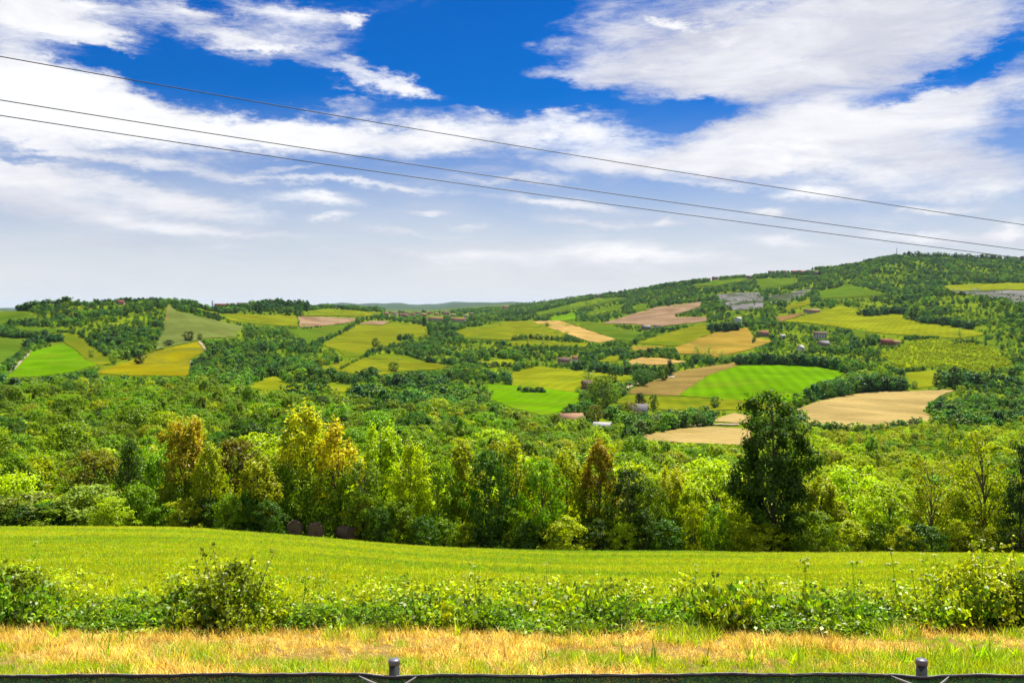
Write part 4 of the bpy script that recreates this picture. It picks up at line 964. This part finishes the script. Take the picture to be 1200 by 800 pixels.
for key in FC:
    for st in ('broad', 'broad', 'shoot'):
        cm, _t = make_crown(st, 500 + len(farp), 44, 13, .090, (.048, .048, .036), FARLEAF, wid=0.8); farp.append((cm, FARC[key]))
w = h * rng.uniform(0.95, 1.35, len(u))
scatter("distant_woodland", pt(u, y, -.2), rng.uniform(0, 6.28, len(u)), np.stack([w, w, h], -1), c.astype(int) * 3 + rng.integers(0, 3, len(u)), proto_objs("far_tree", farp))
print("far trees", len(u), "near rest", len(rest), "individual", len(ind))
# rows of vines on the vineyard slope
u_, v_ = rng.uniform(1030, 1190, 2600), rng.uniform(396, 436, 2600)
vp = inside(FIELDS[37][3], u_, v_); u_, v_ = u_[vp], v_[vp]; y_ = np.array([y_of(a, b) for a, b in zip(u_, v_)])
scatter("vineyard", pt(u_, y_, .3), rng.uniform(0, 6.28, len(u_)), rng.uniform(2.0, 3.4, len(u_)), rng.integers(0, 3, len(u_)) + 0, proto_objs("vine", [(m.copy(), (0.23, 0.28, 0.003)) for m, c in farp[:3]]))

# ------------------------------------------------------------------ grasses and brambles near the fence
def blades(n, rad, l0, l1, wid, bend, rng, segs=3):
    V = []; Q = []
    for k in range(n):
        r = rad * math.sqrt(rng.random()); th = rng.uniform(0, 6.283); b = np.array([r * math.cos(th), r * math.sin(th), -0.02])
        L = rng.uniform(l0, l1); d = rng.uniform(0, 6.283); out = np.array([math.cos(d), math.sin(d), 0]); side = np.array([-math.sin(d), math.cos(d), 0]) 
        a = rng.uniform(0.05, 0.4); bd = bend * rng.uniform(0.3, 1.5); p = b.copy(); base = len(V)
        for s in range(segs + 1):
            t = s / segs; w = wid * rng.uniform(.8, 1.2) * (1 - t ** 1.6) * 0.5 + 0.0004
            V += [p - side * w, p + side * w]
            g = a + bd * (t + .5 / segs); p = p + (out * math.sin(g) + np.array([0, 0, math.cos(g)])) * L / segs
        Q += [(base + 2 * s, base + 2 * s + 1, base + 2 * s + 3, base + 2 * s + 2) for s in range(segs)]
    return np.array(V), np.array(Q)

g_rng = np.random.default_rng(31)
STRAW = [leaf_mat("straw_blade", 0.45, 0.4, rgb=c, warm=(1.2, 1.05, 0.7)) for c in ((0.45, 0.32, 0.05), (0.34, 0.21, 0.03), (0.56, 0.44, 0.13))]
GREENB = [leaf_mat("grass_blade", 0.5, 0.35, rgb=c) for c in ((0.13, 0.20, 0.003), (0.22, 0.26, 0.003), (0.30, 0.30, 0.004))]
BRAMB = [leaf_mat("bramble_leaf", 0.36, 0.6, rgb=c, gloss=0.025) for c in ((0.085, 0.145, 0.008), (0.145, 0.195, 0.006), (0.25, 0.27, 0.004))]
PALE = leaf_mat("pale_blossom", 0.4, 0.15, rgb=(0.34, 0.36, 0.17), warm=(1, 1, .8))
def tuft(n, rad, l0, l1, wid, bend, mat):
    V, Q = blades(n, rad, l0, l1, wid, bend, g_rng); return mesh_np("tuft", V, Q, mat)
def raw_protos(base, meshes):
    return [bpy.data.objects.new("%s_%02d" % (base, k), m) for k, m in enumerate(meshes)]

def ground_pts(n, y0, y1, u0=-420, u1=1620):
    n = int(n * (u1 - u0) / 1360)
    y = np.sqrt(g_rng.uniform(y0 * y0, y1 * y1, n)); u = g_rng.uniform(u0, u1, n); return u, y

# dry verge grass
u, y = ground_pts(8500, 8.6, 12.9)
rowv = V_at(u, y); nz = wood_noise(u, y, 1.6, 2); nz2 = wood_noise(u, y, 3.5, 12)
green = nz * 0.85 + 0.30 + 0.9 * np.clip((rowv - 768) / 16, -0.6, 1.0) + 0.7 * np.clip((u - 830) / 250, -0.2, 1) + 0.9 * np.clip((70 - u) / 90, 0, 1) + g_rng.normal(0, 0.45, len(u))
pk = np.where(green > 0.80, 6 + g_rng.integers(0, 3, len(u)), np.where(g_rng.random(len(u)) < .62, 3, 0) + g_rng.integers(0, 3, len(u)))
scl = g_rng.uniform(0.45, 0.9, len(u)) * np.clip(1.0 - 0.3 * nz2, .55, 1.3)
scatter("dry_grass", pt(u, y), g_rng.uniform(0, 6.28, len(u)), scl, pk, raw_protos("dry_tuft",
    [tuft(18, .10, .08, .27, .008, .9, STRAW[k % 3]) for k in range(3)] + [tuft(22, .13, .05, .15, .008, 1.6, STRAW[k % 3]) for k in range(3)] + [tuft(22, .09, .08, .20, .008, .9, GREENB[k]) for k in range(3)]))
u, y = ground_pts(900, 11.0, 12.9); k_ = wood_noise(u, y, 1.8, 63) + 0.6 * (y - 11.9) > 0.55; u, y = u[k_], y[k_]
scatter("green_tufts", pt(u, y), g_rng.uniform(0, 6.28, len(u)), g_rng.uniform(0.7, 1.5, len(u)), g_rng.integers(0, 3, len(u)), raw_protos("green_tuft", [tuft(18, .10, .10, .24, .009, .9, m) for m in (GREENB[0], GREENB[1], GREENB[1])]))
u, y = ground_pts(1500, 4.6, 8.6)
scatter("verge_grass", pt(u, y), g_rng.uniform(0, 6.28, len(u)), g_rng.uniform(0.6, 1.0, len(u)), g_rng.integers(0, 3, len(u)), raw_protos("verge_tuft", [tuft(22, .12, .08, .22, .007, .9, m) for m in (GREENB[0], GREENB[1], STRAW[0])]))

# mown meadow
u, y = ground_pts(34000, 16, 66.5)
pk = np.clip(np.round(1.0 + 1.0 * wood_noise(u * .35, y, 9, 6) + g_rng.normal(0, .6, len(u))), 0, 2).astype(int)
scatter("meadow_turf", pt(u, y), g_rng.uniform(0, 6.28, len(u)), g_rng.uniform(0.6, 1.3, len(u)), pk, raw_protos("turf_tuft", [tuft(18, .16, .05, .13, .010, .9, m) for m in GREENB]))

# bramble strip: arching leafy clumps, higher and lower along its length
def bramble_clump(seed, mat, n=95, R=.30, H=.42):
    r = np.random.default_rng(seed); C = []
    for k in range(11):                                          # arching canes
        th = r.uniform(0, 6.283); L = r.uniform(.5, 1.0); m = n // 11
        t = np.sort(r.uniform(.12, 1, m)); rr = R * L * t * 1.05; zz = H * L * (1.9 * t - 1.05 * t * t) * r.uniform(.7, 1.15)
        C.append(np.column_stack([rr * math.cos(th), rr * math.sin(th), zz]) + r.normal(0, .022, (m, 3)))
    C = np.concatenate(C); V, Q = leaf_quads(C, .066 * r.uniform(.55, 1.4, len(C)), r, .45, .62, .14); return mesh_np("bramble", V, Q, mat)
HU = [-80, 0, 40, 90, 140, 190, 225, 260, 300, 340, 390, 440, 500, 560, 620, 700, 740, 800, 860, 930, 980, 1040, 1100, 1140, 1180, 1280]
HT = [1.6, 1.6, 1.4, 1.1, .7, 1.0, 1.5, 1.6, 1.25, .7, .85, 1.1, 1.2, 1.05, 1.15, 1.3, 1.0, 1.25, 1.4, 1.3, 1.2, 1.05, 1.3, 1.7, 1.9, 1.9]
u, y = ground_pts(2700, 12.25 , 15.8); y = y + .25 * wood_noise(u, np.full(len(u), 12.0), 2.2, 77)
hs = np.interp(u, HU, HT) * (1 + 0.22 * wood_noise(u, y, 1.3, 15)) * np.clip(1.12 - 0.16 * (y - 12.2), .5, 1.1) * np.clip((y - 12.05) / .4, .55, 1)
hs = np.clip(hs * .88, .3, 2.0); tone = wood_noise(u, y, 1.1, 41) * .6 + g_rng.normal(0, .5, len(u)) + .35 * (y - 13.5)
pk = np.where(tone > .55, 4 + g_rng.integers(0, 2, len(u)), np.where(tone > -.25, 2 + g_rng.integers(0, 2, len(u)), g_rng.integers(0, 2, len(u))))
scatter("bramble_thicket", pt(u, y, -.03), g_rng.uniform(0, 6.28, len(u)), np.stack([.75 + .25 * hs, .75 + .25 * hs, hs], -1), pk,
        raw_protos("bramble", [bramble_clump(70 + k, BRAMB[k // 2]) for k in range(6)]))
u, y = ground_pts(6500, 13.2, 23)
dens = np.clip(1.25 - (y - 14) / 8.5, .08, 1) * (0.7 + .4 * wood_noise(u, y, 2.4, 52)); k_ = g_rng.random(len(u)) < dens; u, y = u[k_], y[k_]
scatter("tall_grass", pt(u, y), g_rng.uniform(0, 6.28, len(u)), np.interp(u, HU, HT) * g_rng.uniform(.5, 1.15, len(u)) * np.clip(1.2 - (y - 14) / 12, .4, 1), np.where(g_rng.random(len(u)) < .22, 3 + g_rng.integers(0, 2, len(u)), g_rng.integers(0, 3, len(u))),
        raw_protos("tall_tuft", [tuft(16, .10, .16, .42, .009, .8, m) for m in (GREENB[1], GREENB[2], GREENB[2])] + [bramble_clump(90 + k, BRAMB[1 + k], 60, .24, .40) for k in range(2)]))
def umbel_mesh(seed, n=26, R=.026, top=.0):
    r = np.random.default_rng(seed); a = r.uniform(0, 6.28, n); q = R * np.sqrt(r.random(n)); C = np.column_stack([q * np.cos(a), q * np.sin(a), top - q * q * 6 + r.normal(0, .003, n)])
    V, Q = leaf_quads(C, .016, r, 2.0, .9, .02); return V, Q
V, Q = umbel_mesh(4); um = mesh_np("umbel", V, Q, PALE)
u, y = ground_pts(70, 13, 19)
scatter("wild_flowers", pt(u, y, g_rng.uniform(.22, .48, len(u)) * np.interp(u, HU, HT)), g_rng.uniform(0, 6.28, len(u)), g_rng.uniform(.5, 1.1, len(u)), np.zeros(len(u)), raw_protos("umbel", [um]))

def leafy_bush(name, u, y, H, D, seed, mat, label, shoots=0):
    root = empty(name, tuple(pt(u, y, -.03))); tag(root, label, "bush"); r = np.random.default_rng(seed); skew = r.normal(0, .12)
    tips, C, _o = crown_pts('shrub', r, 120, 26, (.07, .07, .06)); C = C * (D / 1.24, D / 1.24, H * .86); C[:, :2] *= (1.42 - 1.1 * np.clip(C[:, 2:] / H, 0, 1)) * r.uniform(.8, 1.15, (len(C), 1)); C[:, 0] += skew * C[:, 2]
    ex = []; mb = MB()
    for k in range(shoots):
        b = np.array([r.normal(0, D * .16), r.normal(0, D * .16), H * .5]); e = b + np.array([r.normal(0, .14), r.normal(0, .1), H * r.uniform(.35, .62)])
        m = 26; t = r.uniform(.1, 1, m)[:, None]; ex.append(b + (e - b) * t + r.normal(0, .035, (m, 3))); mb.tube([b * (.4, .4, .1), b, e], [.008, .006, .002], 4)
    if ex: C = np.concatenate([C] + ex)
    V, Q = leaf_quads(C, .062 * r.uniform(.55, 1.35, len(C)), r, .6, .66, .14)
    obj("foliage", mesh_np("foliage", V, Q, mat), root)
    for t in tips[::6]:
        e = t[:3] * (D / 1.24, D / 1.24, H * .86); mb.tube([(e[0] * .1, e[1] * .1, 0), e * (.6, .6, .55), e], [.010, .007, .002], 4)
    obj("stem", mb.mesh("stem", BARK), root); return root
leafy_bush("bush", 256, 12.7, 1.0, 1.40, 3, BRAMB[1], "tallest leafy bush at the left, rising out of the bramble strip", 9)
leafy_bush("bush", 222, 13.2, .62, .95, 5, BRAMB[1], "lower leafy bush touching the left side of the tallest left bush", 3)
leafy_bush("bush", 1165, 12.9, 1.10, 2.0, 8, BRAMB[2], "big leafy bush at the right edge of the bramble strip", 7)
leafy_bush("bush", 1238, 12.6, 1.15, 1.4, 9, BRAMB[0], "darker leafy bush cut by the right edge of the photo", 4)
leafy_bush("bush", 14, 13.6, .85, 1.4, 12, BRAMB[1], "leafy bush at the left edge of the bramble strip", 5)

def tall_weed(u0, v0, u1, v1, y, seed, label):
    """upright weed: stem, side leaves and pale flower heads"""
    r = np.random.default_rng(seed); z0 = float(z_at((u0 - UC) / F * y, y)); b = np.array([(u0 - UC) / F * y, y, z0 - .02]); e = np.array([(u1 - UC) / F * y, y + r.normal(0, .1), -(v1 - VH) / F * y])
    root = empty("tall_weed", tuple(b)); tag(root, label, "weed", "tall weeds above the brambles"); e = e - b
    mid = e * .5 + r.normal(0, .02, 3); mb = MB(); mb.tube([(0, 0, 0), mid, e], [.007, .006, .003], 5); C = []; um_ = []
    L = np.linalg.norm(e)
    for k in range(9):
        t = r.uniform(.25, .95); p = (mid * 2 * t if t < .5 else mid + (e - mid) * (2 * t - 1)); th = r.uniform(0, 6.28); q = p + np.array([math.cos(th), math.sin(th), .5]) * r.uniform(.04, .13)
        mb.tube([p, q], [.003, .0015], 4); C += [p + (q - p) * s + r.normal(0, .012, 3) for s in r.uniform(.4, 1.15, 6)]
        if t > .6 and k % 2: um_.append(q + np.array([0, 0, .015]))
    um_.append(e)
    obj("stem", mb.mesh("stem", GREENB[0]), root)
    V, Q = leaf_quads(np.array(C), .045, r, .5, .45, .1); obj("leaves", mesh_np("leaves", V, Q, BRAMB[1]), root)
    for p in um_:
        V, Q = umbel_mesh(int(r.integers(999)), 20, .030); obj("flower_head", mesh_np("flower_head", V + p, Q, PALE), root)
WEEDS = [(948, 735, 940, 652, 12.9, "tall flowering weed standing alone left of the leaning weeds"), (1010, 735, 997, 656, 12.8, "slightly leaning weed with pale heads between two taller ones"),
         (1062, 735, 1040, 640, 12.7, "tallest leaning weed with a yellow-green tip and side shoot"), (1102, 735, 1083, 650, 12.8, "left one of the close pair of leaning weeds near the right bush"),
         (1109, 735, 1093, 648, 13.1, "right one of the close pair of leaning weeds near the right bush"), (1082, 735, 1064, 664, 13.2, "shorter weed tucked beside the tallest leaning weed"),
         (560, 730, 556, 664, 13.8, "thin weed near the middle of the bramble strip"), (812, 730, 815, 660, 13.9, "thin pale weed left of the flowering weeds, above the brambles"),
         (40, 730, 34, 638, 13.4, "thin weed with white heads at the left end of the brambles"), (352, 725, 358, 668, 14.2, "short weed right of the tallest left bush"), (646, 730, 640, 660, 13.9, "thin pale weed right of the middle of the strip"), (1148, 730, 1152, 632, 12.6, "tall weed growing through the big right bush")]
for k, (a, b_, c_, d_, yy, lb) in enumerate(WEEDS): tall_weed(a, b_, c_, d_, yy, 60 + k, lb)

CLUMPS = [(125, 774, 24), (152, 776, 22), (66, 750, 26), (637, 781, 26), (728, 782, 32), (750, 783, 34), (766, 780, 30), (826, 779, 24), (932, 780, 32), (1060, 781, 26), (1092, 776, 30), (1116, 775, 38), (1146, 777, 40), (1166, 781, 34), (1188, 772, 30), (542, 772, 18), (402, 742, 26), (536, 746, 26), (1010, 776, 22), (880, 776, 24)]
CL = ["left of the two grass clumps at the left of the dry verge", "right of the two grass clumps at the left of the dry verge", "grass clump against the brambles at the far left", "low grass clump left of the three upright clumps", "first of three upright broad-bladed grass clumps in mid verge", "second of three upright broad-bladed grass clumps in mid verge", "third of three upright broad-bladed grass clumps in mid verge", "small grass clump right of the three upright clumps",
      "single tall-bladed grass clump right of centre on the verge", "grass clump just left of the right fence post", "grass clump just behind the right fence post", "lush grass clump right of the right fence post", "tallest lush grass clump between the right post and the photo edge", "lush grass clump nearest the net at the right", "grass clump at the right edge under the big bush", "tiny grass clump in the dry straw right of the left post", "grass clump at the foot of the brambles left of the left post", "grass clump at the foot of the brambles right of the left post", "small grass clump between two larger ones right of centre", "small grass clump in the dry straw, second left of the right post"]
for k, ((uu, vv, hp), lb) in enumerate(zip(CLUMPS, CL)):
    yy = 1.64 / ((vv - VH) / F - .2); H = hp * yy / F
    V, Q = blades(11, .05, H * .7, H * 1.35, .020, .9, g_rng, 4)
    o = obj("grass_clump", mesh_np("grass_clump", V, Q, GREENB[1 if k % 3 else 0])); o.location = tuple(pt(uu, yy)); tag(o, lb, "grass clump", "broad-bladed grass clumps on the verge")

# ------------------------------------------------------------------ fence with shade net
POSTM = plain_mat("dark_post_paint", (0.010, 0.013, 0.011), 0.5, 0.3, 8, 0.5); CAPM = plain_mat("lit_tone_cap", (0.11, 0.105, 0.12), 0.4, 0.3, 30, 0.5)  # cap: light on the post top put into a paler colour than the pole
HEMB = plain_mat("black_hem", (0.012, 0.012, 0.014), 0.6, 0.4, 30); HEML = plain_mat("pale_cord", (0.22, 0.21, 0.20), 0.7, 0.35, 40)
FY = 4.2; fx = lambda u: (u - UC) / F * FY; fz = lambda v: -(v - VH) / F * FY
POSTS = [(-156, "fence post left of the photo"), (462, "left dark fence post with a cap coloured pale as if sunlit"), (1080, "right dark fence post with a cap coloured pale as if sunlit"), (1698, "fence post right of the photo")]
for uu, lb in POSTS[1:3]:
    root = empty("fence_post", (fx(uu), FY, -2.5)); tag(root, lb, "post", "fence posts of the shade net"); zt = fz(774.5) + 2.5
    q = MB(); q.tube([(0, 0, -.3), (0, 0, zt)], .0225, 20); obj("pole", q.mesh("pole", POSTM, False), root)
    q = MB(); q.tube([(0, 0, zt - .012), (0, 0, zt + .004), (0, 0, zt + .010)], [.0255, .0255, .021], 20); obj("post_cap", q.mesh("post_cap", CAPM), root)
def net_mat():
    m, T, b = principled("shade_net", 0.6, 0.3); pos = T.n.new('ShaderNodeTexCoord').outputs['Object']
    c = T.mix(T.ramp(T.noise(pos, 18, 5, 0.7, 0.5), .4, .72), (0.008, 0.06, 0.025), (0.05, 0.20, 0.05)); T.put(b.inputs['Base Color'], c)
    wx = T.n.new('ShaderNodeTexVoronoi'); T.put(wx.inputs['Vector'], pos); wx.inputs['Scale'].default_value = 150
    tr = T.n.new('ShaderNodeBsdfTransparent'); ms = T.n.new('ShaderNodeMixShader'); T.put(ms.inputs[0], T.ramp(wx.outputs['Distance'], .42, .55, 0, .3))
    T.l.new(b.outputs[0], ms.inputs[1]); T.l.new(tr.outputs[0], ms.inputs[2]); T.l.new(ms.outputs[0], T.n['Material Output'].inputs['Surface']); return m
def hem_v(u):
    v = 786.6 + 0.9 * math.sin(u * .011 + 1) + .5 * math.sin(u * .043) + .25 * math.sin(u * .13)
    for pu in (-156, 462, 1080, 1698): v += 2.4 * math.exp(-((u - pu) / 26) ** 2)
    return v
root = empty("shade_net", (0, FY - .028, 0)); tag(root, "dark green shade net with a black hem tied along the fence posts", "net")
us = np.arange(-190, 1741, 5.0); nz_ = 14; V = []; 
for i in range(nz_):
    for a in us:
        t = i / (nz_ - 1); zt = fz(hem_v(a)); V.append((fx(a), .012 * math.sin(a * .02 + 3 * t) * t, zt + (-2.42 - zt) * t))
V = np.array(V); n = len(us); idx = np.arange(nz_ * n).reshape(nz_, n); Q = np.stack([idx[:-1, :-1], idx[1:, :-1], idx[1:, 1:], idx[:-1, 1:]], -1).reshape(-1, 4)
so = obj("netting", mesh_np("netting", V, Q, net_mat(), True), root); md = so.modifiers.new("thickness", 'SOLIDIFY'); md.thickness = .002
hr_ = np.random.default_rng(2); q = MB(); q.tube([(fx(a), -.002, fz(hem_v(a) + 1.6 + hr_.normal(0, .12))) for a in us], .0058, 8); obj("hem", q.mesh("hem", HEMB, True), root)
q = MB(); q.tube([(fx(a), -.001, fz(hem_v(a) - .35 + hr_.normal(0, .15))) for a in us], [.0016 + .0022 * abs(math.sin(a * .009 + 1) * math.sin(a * .031)) for a in us], 6); obj("cord", q.mesh("cord", HEML, True), root)
for pu in (462, 1080):
    for (a0, v0, a1, v1) in ((-40, 787, -11, 796), (27, 788, 11, 795)):
        q = MB(); P = [(fx(pu + a0 + (a1 - a0) * t), -.012 - .03 * t, fz(v0 + (v1 - v0) * t + 1.2 * math.sin(3.1 * t))) for t in (0, .25, .5, .75, 1)]
        q.tube(P, [.0015, .0045, .006, .005, .003], 6); obj("tie_strap", q.mesh("tie_strap", HEML, True), root)

# ------------------------------------------------------------------ hay bales under the trees
HAY = plain_mat("weathered_hay", (0.11, 0.075, 0.05), 0.95, 0.5, 6, bump=1.0); HAYE = plain_mat("hay_end", (0.17, 0.115, 0.075), 0.95, 0.45, 9, bump=1.0)
for (uu, rz, lb) in ((345, 8, "leftmost round brown hay bale under the golden-topped tree"), (370, 14, "middle round brown hay bale under the golden-topped tree"), (407, 48, "rightmost round brown hay bale, turned, under the rust-orange tree")):
    yy = 68.2; p = pt(uu, yy); root = empty("hay_bale", (p[0], p[1], p[2] + .50), R(rz)); tag(root, lb, "hay bale", "round hay bales at the edge of the meadow"); r = np.random.default_rng(int(uu))
    q = MB(); n = 28; k0 = 7; L = np.linspace(-.55, .55, k0)
    V = [((.56 + r.normal(0, .012) - (.03 if i in (0, k0 - 1) else 0)) * math.cos(6.283 * j / n), L[i], (.55 + r.normal(0, .010)) * math.sin(6.283 * j / n) * (.96)) for i in range(k0) for j in range(n)]
    q.add(V, [(i * n + j, i * n + (j + 1) % n, (i + 1) * n + (j + 1) % n, (i + 1) * n + j) for i in range(k0 - 1) for j in range(n)]); obj("bale_body", q.mesh("bale_body", HAY, True), root)
    for s in (-1, 1):
        q = MB(); V = [(0, s * .50, 0)]; rings = 9
        for i in range(1, rings + 1):
            V += [(.54 * i / rings * math.cos(6.283 * j / n), s * (.53 + (.02 if i % 2 else -.015)) + r.normal(0, .006), .53 * i / rings * math.sin(6.283 * j / n) * .97) for j in range(n)]
        q.add(V, [(0, 1 + j, 1 + (j + 1) % n) for j in range(n)] + [(1 + (i - 1) * n + j, 1 + (i - 1) * n + (j + 1) % n, 1 + i * n + (j + 1) % n, 1 + i * n + j) for i in range(1, rings) for j in range(n)])
        obj("bale_end", q.mesh("bale_end", HAYE), root)

# ------------------------------------------------------------------ power lines
CABLE = plain_mat("dark_cable", (0.035, 0.035, 0.04), 0.5, 0.2, 1)
for pts_, y0, y1, lb in (([(50, 75), (200, 102), (300, 121), (500, 153), (600, 170), (700, 184), (900, 218), (1050, 244), (1200, 262), (0, 66)], 24, 38, "topmost of the three dark power cables across the sky"),
                         ([(0, 118), (200, 147), (300, 166), (500, 196), (600, 210), (800, 238), (1000, 267), (1200, 293)], 25, 39, "middle one of the three dark power cables across the sky"),
                         ([(0, 135), (200, 166), (300, 181), (500, 210), (600, 223), (800, 251), (1000, 277), (1200, 303)], 25.6, 39.6, "lowest of the three dark power cables across the sky")):
    a = np.array(pts_, float); co = np.polyfit((a[:, 0] - UC) / F, a[:, 1], 2)
    xa, xb = -UC / F * y0, UC / F * y1; k = (y1 - y0) / (xb - xa); P = []
    for uu in np.arange(-330, 1560, 18):
        g = (uu - UC) / F; yy = (y0 - k * xa) / (1 - k * g); P.append((g * yy, yy, (VH - np.polyval(co, g)) / F * yy))
    q = MB(); q.tube(P, .0125, 6); tag(obj("power_cable", q.mesh("power_cable", CABLE, True)), lb, "power cable", "power cables overhead")

# ------------------------------------------------------------------ the air
hz = MB(); zlo, zhi = float((-(VT - VH) / F * _YY).min()) - 1, float((-(VT - VH) / F * _YY).max()) + 25
hz.box((0, 17000, (zlo + zhi) / 2), (92000, 36000, zhi - zlo))
hm = bpy.data.materials.new("haze"); hm.use_nodes = True; T = NT(hm.node_tree); T.n.clear()
pv = T.n.new('ShaderNodeVolumePrincipled'); pv.inputs['Color'].default_value = (0.62, 0.80, 1.0, 1); pv.inputs['Density'].default_value = HAZE_DENSITY = 1.3e-5; pv.inputs['Anisotropy'].default_value = 0.0
T.l.new(pv.outputs[0], T.n.new('ShaderNodeOutputMaterial').inputs['Volume'])
tag(obj("haze", hz.mesh("haze", hm)), kind='stuff')
print("haze box", zlo, zhi)
